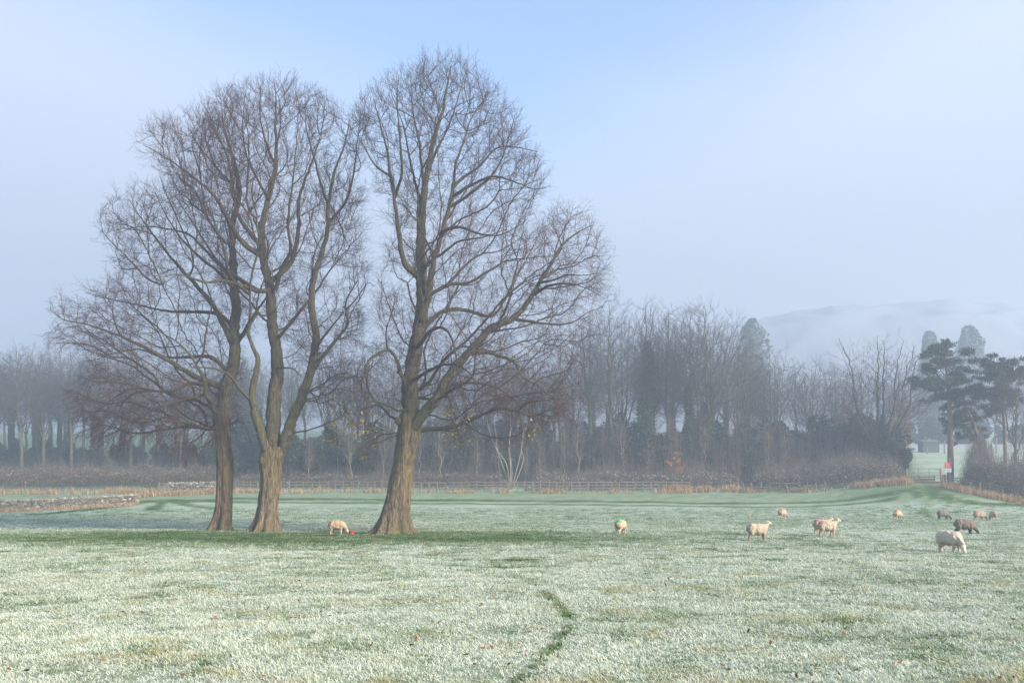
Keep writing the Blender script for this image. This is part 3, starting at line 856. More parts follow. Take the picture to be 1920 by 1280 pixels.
def forest_template(seed, H=20.0, fork=.45, rx=.17, nlead=5, ntar=620, lean=0.0, r0=.30, twmat='wtwig', barkm='wbark', low=.40, zc=.70, rz=.31, spread=1.0, tw=.9):
    """a bare woodland tree of height H standing at the origin: list of (part name, mesh)"""
    rs = np.random.default_rng(seed)
    zf = fork * H
    tr = [np.array([0, 0, -.3])]
    for i in range(1, 7):
        t = i / 6
        tr.append(np.array([lean * t * zf + rs.normal(0, .12) * t, rs.normal(0, .12) * t, t * zf]))
    q, ln = resample(np.array(tr), .6)
    rr = np.linspace(1, .72, len(q)); rr[0] *= 1.6; rr[1] *= 1.15
    q2, r2 = smooth_poly(q, rr * r0, 1)
    tv, tf, _ = tubes([(q2, r2, 9)])
    parts = [('trunk', mk_mesh('trunk', tv, tf, True, [M[barkm]]))]
    pts = list(q); rad = list(rr * r0); path = list(np.linspace(0, ln, len(q))); par = list(range(-1, len(q) - 1))
    lp = []
    for i in range(nlead):
        a = 2 * math.pi * (i + rs.uniform(-.3, .3)) / nlead
        k = len(q) - 1 - int(rs.integers(0, max(1, int(len(q) * .30))))
        s = q[k]; top = rs.uniform(.80, .97) * H if i else .98 * H
        rd = rs.uniform(.35, .85) * rx * H * spread * (0.15 if i == 0 else 1)
        e = np.array([q[-1][0] + math.cos(a) * rd, q[-1][1] + math.sin(a) * rd, top])
        m1_ = s + (e - s) * .35 + np.array([math.cos(a), math.sin(a), 0]) * rd * .22
        pl, l2 = resample(np.array([s, m1_, s + (e - s) * .7, e]), .6)
        pl[1:-1] += rs.normal(0, .07, pl[1:-1].shape)
        w = np.linspace(r0 * (.62 if i == 0 else .45), .022, len(pl))
        p2, w2 = smooth_poly(pl, w, 1)
        lp.append((p2, w2, 6))
        for j in range(len(pl)):
            par.append(k if j == 0 else len(pts) - 1)
            pts.append(pl[j]); rad.append(w[j]); path.append(path[k] + l2 * j / (len(pl) - 1))
    pts = np.array(pts)
    blobs = [(lean * zf, 0, zc * H, rx * H, rx * H, rz * H), (lean * zf, 0, (zc - .12) * H, rx * H * .8, rx * H * .8, rz * H * .9)]
    T, _ = cloud(ntar, blobs, rs, .35)
    T = T[T[:, 2] > low * H * .75]
    PTS, PAR, PATH = grow(pts, np.array(path), par, T, .55, rs)
    n0 = len(pts)
    polys, R, DIR = mst_branches(PTS, PAR, n0, .014, 2.2, np.array(rad), rs, .045)
    bv, bf_, br = tubes(lp + polys)
    sel = np.arange(n0, len(PTS))
    up = np.full(len(PTS), .25)
    tv, tf, _ = twig_polys(PTS, DIR, sel, rs, 3, tw, .0088, up, 2, .6)
    mi = np.concatenate([(br[bf_[:, 0]] < .03).astype(int), np.ones(len(tf), int)])
    parts.append(('crown', mk_mesh('crown', np.vstack([bv, tv]), np.vstack([bf_, tf + len(bv)]), False, [M[barkm], M[twmat]], midx=mi)))
    return parts

def ivy_mesh(seed, h, r0, r1, n, size=.13, lump=.5):
    rs = np.random.default_rng(seed)
    z = rs.random(n) ** .85 * h
    a = rs.uniform(0, 6.283, n)
    rad = (r0 + (r1 - r0) * z / h) * (1 - .75 * (z / h) ** 5) * (1 + lump * (fbm(a * 1.4, z * .55, seed, 3) - .5) * 2) * rs.uniform(.55, 1.1, n)
    C = np.stack([np.cos(a) * rad, np.sin(a) * rad, z], 1)
    C[:, :2] += np.stack([vnoise(z * .3, z * 0, seed), vnoise(z * .3, z * 0 + 4, seed)], 1) * .25
    return leaf_cards(C, size, rs, 'ivy', M['ivy'])

def place(name, parts, loc, s, rz, label, cat, group=None):
    o = thing(name, label, cat, loc, group, rz)
    o.scale = (s, s, s)
    for nm, me in parts:
        c = obj(nm, me, o)
        if nm in ('leaves', 'ivy', 'foliage'): c['kind'] = 'stuff'
    return o

TALL = [forest_template(100 + i, 20, fork=f, rx=r, nlead=n, lean=l, r0=.28, ntar=760) for i, (f, r, n, l) in enumerate([(.36, .20, 5, .02), (.50, .15, 4, -.03), (.42, .24, 6, .03), (.58, .13, 3, 0.0), (.30, .22, 5, -.05)])]
SPREAD = forest_template(140, 18, fork=.22, rx=.40, nlead=10, r0=.42, ntar=1000, low=.25, zc=.62, rz=.36, spread=1.15)
SLIM = [forest_template(150 + i, 10, fork=.4, rx=.13, nlead=3, r0=.075, ntar=170, lean=l, barkm='pale', twmat='bstem', low=.2, zc=.62, rz=.36, tw=.55) for i, l in enumerate((.05, -.12, .18))]
IVYS = [ivy_mesh(1, 11, .42, .62, 3400), ivy_mesh(2, 8, .5, .32, 2400), ivy_mesh(3, 15.5, .7, 1.15, 5200, .16, .7)]

def bush_template(seed, n=3600, size=.13):
    rs = np.random.default_rng(seed)
    blobs = []
    for i in range(8):
        a = rs.uniform(0, 6.28); d = rs.uniform(0, 1.3); z = rs.uniform(.9, 4.2)
        s = rs.uniform(.7, 1.3) * (1.15 - z * .13)
        blobs.append((math.cos(a) * d, math.sin(a) * d, z, s, s, s * 1.15))
    C, v = cloud(n, blobs, rs, .6)
    C = C[C[:, 2] > 0]
    sv, sf, _ = tubes([(np.array([[0, 0, -.2], [rs.normal(0, .15), rs.normal(0, .15), 1.2], [b[0], b[1], b[2]]]), np.array([.09, .06, .02]), 5) for b in blobs])
    return [('stems', mk_mesh('stems', sv, sf, True, [M['wbark']])), ('leaves', leaf_cards(C, size, rs, 'leaves', M['holly']))]
BUSH = [bush_template(200 + i) for i in range(4)]

def tree_at(parts, Hn, px, D, top, label, name='bare_tree', cat='tree', group=None, rz=None, ivy=None, seed=0):
    b = gd(px, D)
    H = CAMZ + (HOR - top) / FPX * D - b[2]
    s = H / Hn
    o = place(name, parts, b, s, random.uniform(0, 6.28) if rz is None else rz, label, cat, group)
    if ivy is not None:
        c = obj('ivy', IVYS[ivy], o); c['kind'] = 'stuff'
    return o

# trees one can tell apart at the edge of the wood
EDGE = [
 # px, D, top py, template, ivy, label
 (1148, 114, 556, 0, 1, 'tall bare forked tree at the wood edge, left of the ivy column'),
 (1108, 118, 588, 1, 1, 'bare tree just right of the tallest lime, dark ivy low on trunk'),
 (1213, 117, 566, 3, 2, 'tall tree wrapped to its top in dark ivy, like a column'),
 (1252, 116, 574, 3, None, 'thin straight bare tree just right of the ivy column'),
 (1292, 115, 570, 1, 0, 'upright bare tree with ivied trunk behind the orange-leaved sapling'),
 (1334, 114, 562, 2, 0, 'broad-crowned bare tree standing highest right of the ivy column'),
 (1384, 117, 622, 4, None, 'bare tree leaning right with low fork, left of the misty spire'),
 (1452, 119, 648, 0, 1, 'shorter bare tree right of the misty dark spire'),
 (1520, 121, 668, 2, None, 'low misty bare tree midway between spire and spreading tree'),
 (1566, 124, 676, 4, 1, 'low misty bare tree at the left of the spreading tree'),
 (1905, 98, 668, 4, None, 'bare reddish tree at the right edge beside the pines'),
 (1050, 112, 640, 3, None, 'pale straight trunk in the wood under the right lime boughs'),
 (990, 115, 650, 1, 1, 'ivied trunk in the wood above the white birch stems'),
 (20, 138, 655, 0, 0, 'misty ivy-clad tree at the far left edge of the picture'),
 (66, 141, 648, 2, 0, 'misty broad tree second from the left edge'),
 (112, 143, 640, 4, 1, 'misty tree third from the left edge, beyond the stone wall'),
]
for i, (px, D, top, t, iv, lab) in enumerate(EDGE):
    tree_at(TALL[t], 20, px, D, top, lab, group='trees at the wood edge', ivy=iv)
b = gd(1652, 112)
tree_at(SPREAD, 18, 1652, 112, 624, 'wide spreading bare tree with ivied trunk left of the pines', name='spreading_tree', group='trees at the wood edge', ivy=1)

def deep_label(px, iv, band):
    where = 'left of the leftmost lime' if px < 390 else 'between the lime trunks' if px < 760 else 'behind the right lime boughs' if px < 1090 else 'above the orange-leaved sapling' if px < 1400 else 'right of the misty spire'
    return ('ivied' if iv is not None else 'bare') + (' tree in the misty wood, ' if band == 0 else ' tree faint at the back of the wood, ') + where

# the mass of trunks behind, nothing tells them apart
rs_ = random.Random(5)
for band, (n, D0, D1, t0, t1) in enumerate([(30, 122, 132, 640, 690), (34, 136, 152, 655, 700)]):
    for i in range(n):
        px = -60 + (1700 + 60) * (i + rs_.uniform(.1, .9)) / n
        D = rs_.uniform(D0, D1)
        top = rs_.uniform(t0, t1)
        if 1080 < px < 1400: top -= 45
        if px > 1560 and band == 0: continue
        iv = rs_.choice([0, 0, 1]) if 1060 < px < 1420 else rs_.choice([None, None, 0, 1])
        tree_at(TALL[rs_.randrange(5)], 20, px, D, top, deep_label(px, iv, band), group='bare trees deep in the misty wood', ivy=iv)

# evergreen understorey
for i in range(84):
    px = 420 + (1690 - 420) * (i + rs_.uniform(.1, .9)) / 84
    D = rs_.uniform(113, 126)
    h = rs_.uniform(5.5, 9.0) if px > 1050 else rs_.uniform(5.0, 8.5)
    b = gd(px, D)
    place('holly_bush', BUSH[i % 4], b, h / 5.0, rs_.uniform(0, 6.28), 'dark evergreen bush under the wood, ' + ('left of the tallest lime' if px < 750 else 'between tallest lime and birch' if px < 940 else 'between birch and orange-leaved sapling' if px < 1268 else 'right of the orange-leaved sapling'), 'bush', 'dark evergreen bushes under the wood')
for i in range(20):
    px = -30 + 470 * (i + rs_.uniform(.1, .9)) / 20
    b = gd(px, rs_.uniform(128, 136))
    place('holly_bush', BUSH[i % 4], b, rs_.uniform(.6, 1.0), rs_.uniform(0, 6.28), 'misty evergreen bush behind the bramble bank at the left', 'bush', 'misty bushes at the left')
place('holly_bush', BUSH[1], gd(1672, 106), 1.1, .4, 'dark low evergreen bush at the foot of the spreading tree', 'bush')
place('holly_bush', BUSH[2], gd(1690, 108), .75, 2.4, 'small dark evergreen bush at the wood corner left of the gate', 'bush')
for i in range(26):
    px = 560 + (1680 - 560) * (i + rs_.uniform(.1, .9)) / 26
    b = gd(px, rs_.uniform(107, 114))
    place('sapling', SLIM[i % 3], b, rs_.uniform(.45, .95), rs_.uniform(0, 6.28), 'pale thin leafless sapling at the wood edge, ' + ('behind the limes' if px < 940 else 'between birch and orange-leaved sapling' if px < 1268 else 'right of the orange-leaved sapling'), 'sapling', 'pale saplings along the wood edge')

# hazy row of trees across the top of the upper field
for i in range(16):
    px = 1650 + 330 * (i + rs_.uniform(.1, .9)) / 16
    tree_at(TALL[i % 5], 20, px, rs_.uniform(205, 235), rs_.uniform(690, 735), 'hazy bare tree in the row across the upper field beyond the gate', group='hazy trees across the upper field')
for i in range(14):
    px = 1640 + 340 * (i + rs_.uniform(.1, .9)) / 14
    place('holly_bush', BUSH[i % 4], gd(px, rs_.uniform(198, 206)), rs_.uniform(.9, 1.5), rs_.uniform(0, 6.28), 'hazy dark bush in the hedge line across the upper field', 'bush', 'hazy hedge bushes across the upper field')
for i in range(22):
    px = -70 + 560 * (i + rs_.uniform(.1, .9)) / 22
    tree_at(TALL[i % 5], 20, px, rs_.uniform(152, 175), rs_.uniform(660, 720), 'faint bare tree farthest back in the left part of the wood', group='faint trees at the back left', ivy=rs_.choice([None, 1]))

# ------------------------------------------------------------------ pines and other single trees on the right
def pine_tree(px, D, stem, clumps, label, seed, r0, dead=None):
    """stem: (px, py) polyline; clumps: (px, py, rx, ry, depth) foliage pads"""
    rs = np.random.default_rng(seed)
    b = gd(px, D)
    root = thing('pine_tree', label, 'tree', b, 'pines right of the gate')
    st = np.array([b - [0, 0, .3]] + [P(x, y, D) for x, y in stem])
    q, ln = resample(st, .5)
    w = np.linspace(r0, r0 * .25, len(q))
    tv, tf, _ = tubes([(q, w, 9)])
    obj('trunk', mk_mesh('trunk', tv - b, tf, True, [M['pinebark']]), root)
    lim = []
    C = []
    for (cx, cy, rx, ry, dz) in clumps:
        c = P(cx, cy, D) + np.array([0, dz, 0])
        k = int(np.argmin(np.linalg.norm(q - (c - [0, 0, .8]), axis=1)))
        m = (q[k] + c) / 2 + np.array([0, 0, -.25])
        p, _ = resample(np.array([q[k], m, c]), .5)
        lim.append((p, np.linspace(w[k] * .45 + .02, .02, len(p)), 5))
        sx, sz = rx / FPX * D, ry / FPX * D
        sub = [(c[0] + rs.normal(0, .62) * sx, c[1] + rs.normal(0, .6) * sx, c[2] + rs.normal(0, .6) * sz, sx * rs.uniform(.16, .42), sx * rs.uniform(.16, .42), sz * rs.uniform(.16, .36)) for _ in range(15)]
        pts, _ = cloud(int(900 + 26 * rx * ry / 10), sub, rs, .45)
        C.append(pts)
        for s_ in sub:
            lim.append((np.array([c, (c + s_[:3]) / 2 - [0, 0, .1], np.array(s_[:3])]), np.array([.04, .025, .012]), 4))
    lv, lf, _ = tubes(lim)
    obj('limbs', mk_mesh('limbs', lv - b, lf, True, [M['pinebark']]), root)
    C = np.vstack(C)
    n = len(C)
    # needle sprays: narrow upward-fanning blades
    d = rs.normal(0, 1, (n, 3)); d[:, 2] += .6; d /= np.linalg.norm(d, axis=1, keepdims=True)
    s = np.cross(d, rs.normal(0, 1, (n, 3))); s /= np.linalg.norm(s, axis=1, keepdims=True)
    l = rs.uniform(.18, .5, n)[:, None]
    V = np.stack([C - s * .05, C + d * l * .6 + s * .045, C + d * l, C + d * l * .6 - s * .045], 1).reshape(-1, 3)
    f = obj('foliage', mk_mesh('foliage', V - b, np.arange(4 * n).reshape(n, 4), False, [M['pine']], {'rnd': ('FACE', rs.random(n))}), root)
    f['kind'] = 'stuff'
    return root

pine_tree(1782, 104, [(1782, 820), (1780, 760), (1776, 710), (1772, 670)],
          [(1762, 655, 30, 16, 0), (1778, 672, 36, 18, 1), (1752, 690, 28, 14, -1), (1795, 705, 30, 16, .5), (1768, 720, 40, 18, -.8), (1815, 735, 34, 14, 0), (1790, 742, 36, 14, 1.2), (1735, 715, 20, 10, .6)],
          'tall pine with bare reddish trunk behind the red sign', 31, .42)
pine_tree(1838, 107, [(1833, 830), (1824, 790), (1812, 765), (1806, 745)],
          [(1800, 770, 28, 14, 0), (1822, 782, 26, 16, .8), (1785, 790, 20, 16, -.6), (1815, 812, 22, 12, 0), (1838, 742, 26, 13, -.5)],
          'leaning dark pine between the tall pine and the right-edge pine', 32, .36)
pine_tree(1886, 101, [(1884, 820), (1880, 760), (1876, 710), (1872, 690)],
          [(1868, 682, 26, 14, 0), (1890, 692, 28, 16, .8), (1860, 705, 20, 13, -.6), (1885, 725, 30, 16, .2), (1905, 742, 26, 16, 0), (1868, 760, 20, 14, .4), (1908, 700, 18, 16, 0)],
          'dark pine near the right edge with two slim stems', 33, .26)
# far misty evergreens
def far_conifer(px, D, top, bot, w, label, seed, rnd=False):
    rs = np.random.default_rng(seed)
    b = gd(px, D)
    root = thing('misty_evergreen', label, 'tree', b)
    zt = CAMZ + (HOR - top) / FPX * D; zb = b[2] + 1.5
    sw = w / FPX * D / 2
    tv, tf, _ = tubes([(np.array([b - [0, 0, .3], b + [0, 0, (zt - b[2]) * .5], [b[0], b[1], zt - .5]]), np.array([.4, .25, .04]), 7)])
    obj('trunk', mk_mesh('trunk', tv - b, tf, True, [M['wbark']]), root)
    n = 5200
    z = rs.random(n) ** .9
    prof = np.sqrt(np.clip(1 - ((z - .45) / .56) ** 2, 0.02, 1)) if rnd else np.minimum(1, (1 - z) * 2.2 + .18) * np.sqrt(np.clip(1 - z ** 8, 0, 1))
    a = rs.uniform(0, 6.28, n)
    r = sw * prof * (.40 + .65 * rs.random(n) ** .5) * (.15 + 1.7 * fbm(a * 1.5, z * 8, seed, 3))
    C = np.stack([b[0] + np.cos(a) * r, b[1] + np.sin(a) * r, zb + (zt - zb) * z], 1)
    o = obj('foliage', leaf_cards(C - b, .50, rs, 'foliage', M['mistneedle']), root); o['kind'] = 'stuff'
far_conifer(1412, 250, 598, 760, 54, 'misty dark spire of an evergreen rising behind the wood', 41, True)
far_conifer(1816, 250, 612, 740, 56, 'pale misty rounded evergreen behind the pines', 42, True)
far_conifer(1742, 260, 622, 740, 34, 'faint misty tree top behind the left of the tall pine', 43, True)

# copper-leaved trees glowing behind the spreading tree
def leafy_tree(px, D, top, w, label, seed, n=2600):
    rs = np.random.default_rng(seed)
    b = gd(px, D)
    H = CAMZ + (HOR - top) / FPX * D - b[2]
    o = place('copper_beech', TALL[2], b, H / 20, rs.uniform(0, 6), label, 'tree', 'copper-leaved trees behind the spreading tree')
    sw = w / FPX * D / 2 / (H / 20)
    C, _ = cloud(n, [(0, 0, 10.5, sw, sw, 6.5), (1, 0, 7, sw * 1.1, sw, 4.5)], rs, .3)
    obj('leaves', leaf_cards(C, .16, rs, 'leaves', M['beechleaf']), o)['kind'] = 'stuff'
leafy_tree(1592, 132, 716, 60, 'copper-leaved tree glowing left of the spreading trunk', 51)
leafy_tree(1690, 135, 724, 46, 'copper-leaved tree glowing right of the spreading trunk', 52)

# young orange beech
def orange_sapling():
    rs = np.random.default_rng(61)
    D = 106.0
    b = gd(1268, D)
    root = thing('beech_sapling', 'young beech with orange dead leaves in front of the dark wood', 'sapling', b)
    q = np.array([b, P(1268, 880, D), P(1267, 862, D), P(1268, 843, D)])
    br = [(q, np.array([.06, .05, .035, .015]), 6)]
    pads = []
    for (x, y, w) in [(1268, 850, 5), (1262, 858, 4), (1274, 862, 4), (1270, 868, 5), (1256, 870, 5), (1262, 878, 7), (1278, 877, 5), (1250, 866, 4), (1270, 882, 7), (1286, 874, 3)]:
        c = P(x, y, D) + [0, rs.normal(0, .3), 0]
        br.append((np.array([P(1268, min(y + 8, 886), D), (P(1268, y + 4, D) + c) / 2, c]), np.array([.025, .018, .008]), 4))
        s = w / FPX * D
        pads.append((c[0], c[1], c[2], s, s, s))
    v, f, _ = tubes(br)
    obj('stem', mk_mesh('stem', v - b, f, True, [M['bstem']]), root)
    C, _ = cloud(900, pads, rs, .2)
    obj('leaves', leaf_cards(C - b, .085, rs, 'leaves', M['beechleaf']), root)['kind'] = 'stuff'
orange_sapling()

# birch with white stems
def birch():
    rs = np.random.default_rng(71)
    D = 99.0
    b = gd(958, D)
    root = thing('birch_tree', 'birch with a fan of white stems just behind the rail fence', 'tree', b)
    stems = [[(955, 915), (948, 890), (938, 860), (928, 835), (920, 815), (912, 780), (905, 735)],
             [(956, 915), (952, 880), (946, 862), (932, 842), (931, 820), (925, 780), (926, 730)],
             [(957, 915), (957, 870), (954, 840), (957, 800), (955, 760), (958, 700)],
             [(958, 915), (960, 885), (957, 850), (956, 820), (962, 780), (966, 720)],
             [(960, 915), (966, 890), (974, 860), (979, 835), (982, 800), (990, 760), (996, 710)],
             [(961, 915), (970, 895), (980, 868), (982, 855), (977, 840), (985, 805), (1003, 770)]]
    pts, rad, path, par = [b], [.1], [0.], [-1]
    for i, s in enumerate(stems):
        q = np.array([P(x, y, D + rs.normal(0, .25) * (j > 0)) for j, (x, y) in enumerate(s)])
        q, ln = resample(q, .4)
        w = np.linspace(.06, .010, len(q))
        v, f, _ = tubes([(q, w, 7)])
        obj('stem', mk_mesh('stem', v - b, f, True, [M['birch']]), root)
        for j in range(len(q)):
            par.append(0 if j == 0 else len(pts) - 1); pts.append(q[j]); rad.append(w[j]); path.append(ln * j / len(q))
    c = P(955, 750, D)
    T, _ = cloud(420, [(c[0], c[1], c[2], 3.2, 2.6, 4.2)], rs, .3)
    PTS, PAR, PATH = grow(np.array(pts), np.array(path), par, T, .5, rs)
    polys, R, DIR = mst_branches(PTS, PAR, len(pts), .008, 2.2, np.array(rad), rs)
    bv, bf_, br = tubes(polys)
    up = np.full(len(PTS), -.15)
    tv, tf, _ = twig_polys(PTS, DIR, np.arange(len(pts), len(PTS)), rs, 2, .6, .006, up, 2)
    obj('crown', mk_mesh('crown', np.vstack([bv, tv]) - b, np.vstack([bf_, tf + len(bv)]), False, [M['twig']]), root)
birch()

# ------------------------------------------------------------------ bramble banks
def thicket(name, label, outline, hgt, n, nstem, seed, frosty=.6, size=.075, cat='bramble', hvar=.8):
    """outline: list of (px, D) polygon on the ground."""
    rs = np.random.default_rng(seed)
    poly = np.array([[(p - 960) / FPX * D, D] for p, D in outline])
    c = poly.mean(0); b = np.array([c[0], c[1], float(ground_z(c[0], c[1]))])
    root = thing(name, label, cat, b, 'bramble banks along the field edge')
    x0, y0 = poly.min(0); x1, y1 = poly.max(0)
    def pick(m):
        out = []
        k = 0
        while k < m:
            x = rs.uniform(x0, x1, 4 * m); y = rs.uniform(y0, y1, 4 * m)
            s = in_poly(x, y, poly); out.append(np.stack([x[s], y[s]], 1)); k += s.sum()
        return np.vstack(out)[:m]
    def top(x, y):
        d = poly_dist(x, y, [tuple(p) for p in np.vstack([poly, poly[:1]])])
        e = sstep(0, 1.6, d)
        return hgt * e * (1 - hvar + 2 * hvar * fbm(x / 2.2, y / 2.2, seed, 3)) + .12
    n = int(n * .72); size = size * 1.15
    q = pick(n); H = top(q[:, 0], q[:, 1])
    t = rs.random(n) ** .45
    C = np.stack([q[:, 0], q[:, 1], ground_z(q[:, 0], q[:, 1]) + H * t], 1)
    fz = np.clip(frosty * (t ** 2.5) * rs.uniform(.3, 1.5, n) + rs.random(n) * .38, 0, 1)
    obj('leaves', leaf_cards(C - b, size, rs, 'leaves', M['bramble'], fz, flat=.35), root)['kind'] = 'stuff'
    nstem = int(nstem * .8)
    q = pick(nstem); H = top(q[:, 0], q[:, 1]) * rs.uniform(.7, 1.75, nstem)
    a = rs.uniform(0, 6.28, nstem); r = rs.uniform(.3, 1.3, nstem)
    z = ground_z(q[:, 0], q[:, 1])
    s = [np.stack([q[:, 0] + np.cos(a) * r * f, q[:, 1] + np.sin(a) * r * f, z + H * g], 1) for f, g in ((0, 0), (.25, .7), (.6, 1.0), (1.0, .72))]
    v, f = tube_batch(np.stack(s, 1), np.repeat(np.array([[.014, .012, .010, .006]]), nstem, 0), 3)
    obj('stems', mk_mesh('stems', v - b, f, False, [M['bstem']]), root)['kind'] = 'stuff'

thicket('bramble_bank', 'frosted bramble bank behind the fence right of the birch', [(985, 100.2), (1100, 100), (1240, 100.5), (1400, 100.5), (1400, 108), (1240, 112), (1100, 113), (985, 110)], 1.3, 26000, 3600, 301, .8)
thicket('bramble_bank', 'brown bramble bank below the orange-leaved sapling, left of the gate', [(1395, 100), (1500, 97), (1600, 95), (1700, 94.5), (1708, 100), (1690, 106), (1560, 110), (1400, 110)], 1.5, 24000, 3600, 302, .72)
thicket('bramble_bank', 'dark bramble bank behind the fence between lime trunks', [(430, 103), (600, 102), (780, 101), (960, 101), (960, 110), (780, 112), (600, 113), (430, 113)], 1.2, 18000, 1800, 303, .55)
thicket('bramble_bank', 'wide misty bramble bank beyond the stone wall at the left', [(-80, 99), (100, 99), (300, 101), (430, 104), (430, 116), (300, 121), (100, 121), (-80, 121)], 1.5, 30000, 2600, 304, .55)
thicket('bramble_bank', 'tall tangled thicket at the right edge beside the rails', [(1795, 93), (1850, 88), (1900, 85), (1990, 83), (1990, 96), (1900, 99), (1830, 100), (1795, 98)], 2.6, 24000, 2200, 305, .6)
thicket('bramble_bank', 'dense brown undergrowth right under the wood edge', [(700, 110), (1000, 111), (1400, 109), (1700, 106), (1700, 112), (1400, 117), (1000, 118), (700, 118)], 3.6, 12000, 6500, 306, .25, .10)
thicket('bare_shrub', 'pale twiggy shrub on the bank right of the red sign', [(1800, 97), (1850, 97), (1880, 99), (1870, 104), (1800, 104)], 3.4, 3500, 2600, 307, .9, .06, 'shrub')

# ------------------------------------------------------------------ dead grass along the field edge
def dead_grass():
    rs = np.random.default_rng(401)
    pts = []
    def clumps(line, n, per, hh):
        line = np.array([[(p - 960) / FPX * D, D] for p, D in line])
        d = np.concatenate([[0], np.cumsum(np.linalg.norm(np.diff(line, axis=0), axis=1))])
        for _ in range(n):
            t = rs.uniform(0, d[-1])
            c = np.array([np.interp(t, d, line[:, 0]), np.interp(t, d, line[:, 1])]) + rs.normal(0, .3, 2)
            s = rs.uniform(.5, 1.25)
            m = int(per * s * .7)
            q = c + rs.normal(0, .20 * s + .05, (m, 2)) * [1.4, 1]
            pts.append(np.column_stack([q, np.full(m, hh * s)]))
    clumps([(430, 97.6), (700, 97), (1000, 97), (1290, 97)], 62, 90, .62)
    clumps([(1240, 98.5), (1400, 98.5)], 45, 90, .9)
    clumps([(1390, 97.5), (1560, 95), (1690, 91)], 34, 90, .72)
    clumps([(1655, 92.5), (1702, 91)], 22, 80, .9)
    clumps([(1768, 88), (1840, 83.5), (1900, 81), (1960, 79)], 70, 80, .75)
    clumps([(-40, 75.6), (100, 78.3), (200, 81.8), (256, 84.3)], 130, 50, .33)
    clumps([(258, 92), (330, 94), (440, 97.5)], 60, 80, .7)
    clumps([(-40, 96), (150, 96), (300, 98)], 60, 60, .8)
    clumps([(1715, 104), (1750, 104)], 8, 70, .8)
    A = np.vstack(pts); n = len(A)
    z = ground_z(A[:, 0], A[:, 1])
    o = np.column_stack([A[:, :2], z])
    h = A[:, 2] * rs.uniform(.4, 1.15, n)
    a = rs.uniform(0, 6.28, n); lean = rs.uniform(.1, .55, n)
    d = np.stack([np.cos(a) * lean, np.sin(a) * lean, np.ones(n)], 1); d /= np.linalg.norm(d, axis=1, keepdims=True)
    s = np.stack([-np.sin(a), np.cos(a), 0 * a], 1) * .018
    m1_ = o + d * h[:, None] * .6
    tip = o + d * h[:, None] + np.stack([np.cos(a) * h * lean * .5, np.sin(a) * h * lean * .5, -h * lean * .3], 1)
    V = np.stack([o - s, o + s, m1_ + s * .8, m1_ - s * .8, tip], 1).reshape(-1, 3)
    k = np.arange(n) * 5
    F = [np.stack([k, k + 1, k + 2, k + 3], 1), np.stack([k + 3, k + 2, k + 4], 1)]
    r = rs.random(n)
    tag(obj('dead_grass', mk_mesh('dead_grass', V, F, False, [M['deadgrass']], {'rnd': ('FACE', np.concatenate([r, r]))})),
        'tufts of orange dead grass along the fence and wall', 'grass', kind='stuff')
dead_grass()
# ================================================================== fences, wall, gate, sign
def box_mesh(name, mat, bev=.08, seed=0, taper=0.0):
    """unit box (base at z=0, 1x1x1) with worn edges"""
    bm = bmesh.new()
    bmesh.ops.create_cube(bm, size=1.0)
    bmesh.ops.translate(bm, verts=bm.verts, vec=(0, 0, .5))
    bmesh.ops.bevel(bm, geom=list(bm.edges), offset=bev, segments=1, affect='EDGES')
    rr = random.Random(seed)
    for v in bm.verts:
        v.co += Vector((rr.uniform(-.03, .03), rr.uniform(-.03, .03), rr.uniform(-.012, .012)))
        f = 1 - taper * v.co.z
        v.co.x *= f; v.co.y *= f
    me = bpy.data.meshes.new(name); bm.to_mesh(me); bm.free()
    me.materials.append(mat)
    return me
POST = [box_mesh('post', M['wood'], .08, i) for i in range(3)]
RAIL = [box_mesh('rail', M['wood'], .08, 10 + i) for i in range(3)]

def bar(parent, name, me, a, b, w, h, base):
    """box between two points: thickness w, height h"""
    a = Vector(a); b = Vector(b); d = b - a
    o = obj(name, me, parent)
    q = d.to_track_quat('Z', 'Y')
    o.location = a - Vector(base); o.rotation_mode = 'QUATERNION'; o.rotation_quaternion = q
    o.scale = (w, h, d.length)
    return o

def rail_fence(label, line, spacing, hpost, rails, seed, wobble=.05, skip=0.0, thick=.10):
    rs = random.Random(seed)
    L_ = np.array([[(p - 960) / FPX * D, D] for p, D in line])
    d = np.concatenate([[0], np.cumsum(np.linalg.norm(np.diff(L_, axis=0), axis=1))])
    n = int(d[-1] / spacing) + 1
    pos = []
    for i in range(n):
        t = i * spacing + rs.uniform(-.06, .06)
        x = float(np.interp(t, d, L_[:, 0])); y = float(np.interp(t, d, L_[:, 1]))
        pos.append(Vector((x, y, float(ground_z(x, y)))))
    base = pos[0]
    root = thing('rail_fence', label, 'fence', base, 'timber fences along the field edge')
    for p in pos:
        h = hpost * rs.uniform(.86, 1.1)
        tip = p + Vector((rs.gauss(0, wobble), rs.gauss(0, wobble), h))
        bar(root, 'post', rs.choice(POST), p - Vector((0, 0, .2)), tip, thick * rs.uniform(.85, 1.25), thick, base)
    for j, rh in enumerate(rails):
        i = 0
        while i < n - 1:
            k = min(n - 1, i + 3)
            if rs.random() > skip:
                a = pos[i] + Vector((-.05, -.07, rh + rs.gauss(0, wobble * .6))); b = pos[k] + Vector((.05, -.07, rh + rs.gauss(0, wobble * .6)))
                bar(root, 'rail', rs.choice(RAIL), a, b, .04, .085 * rs.uniform(.9, 1.2), base)
            i = k
    return root

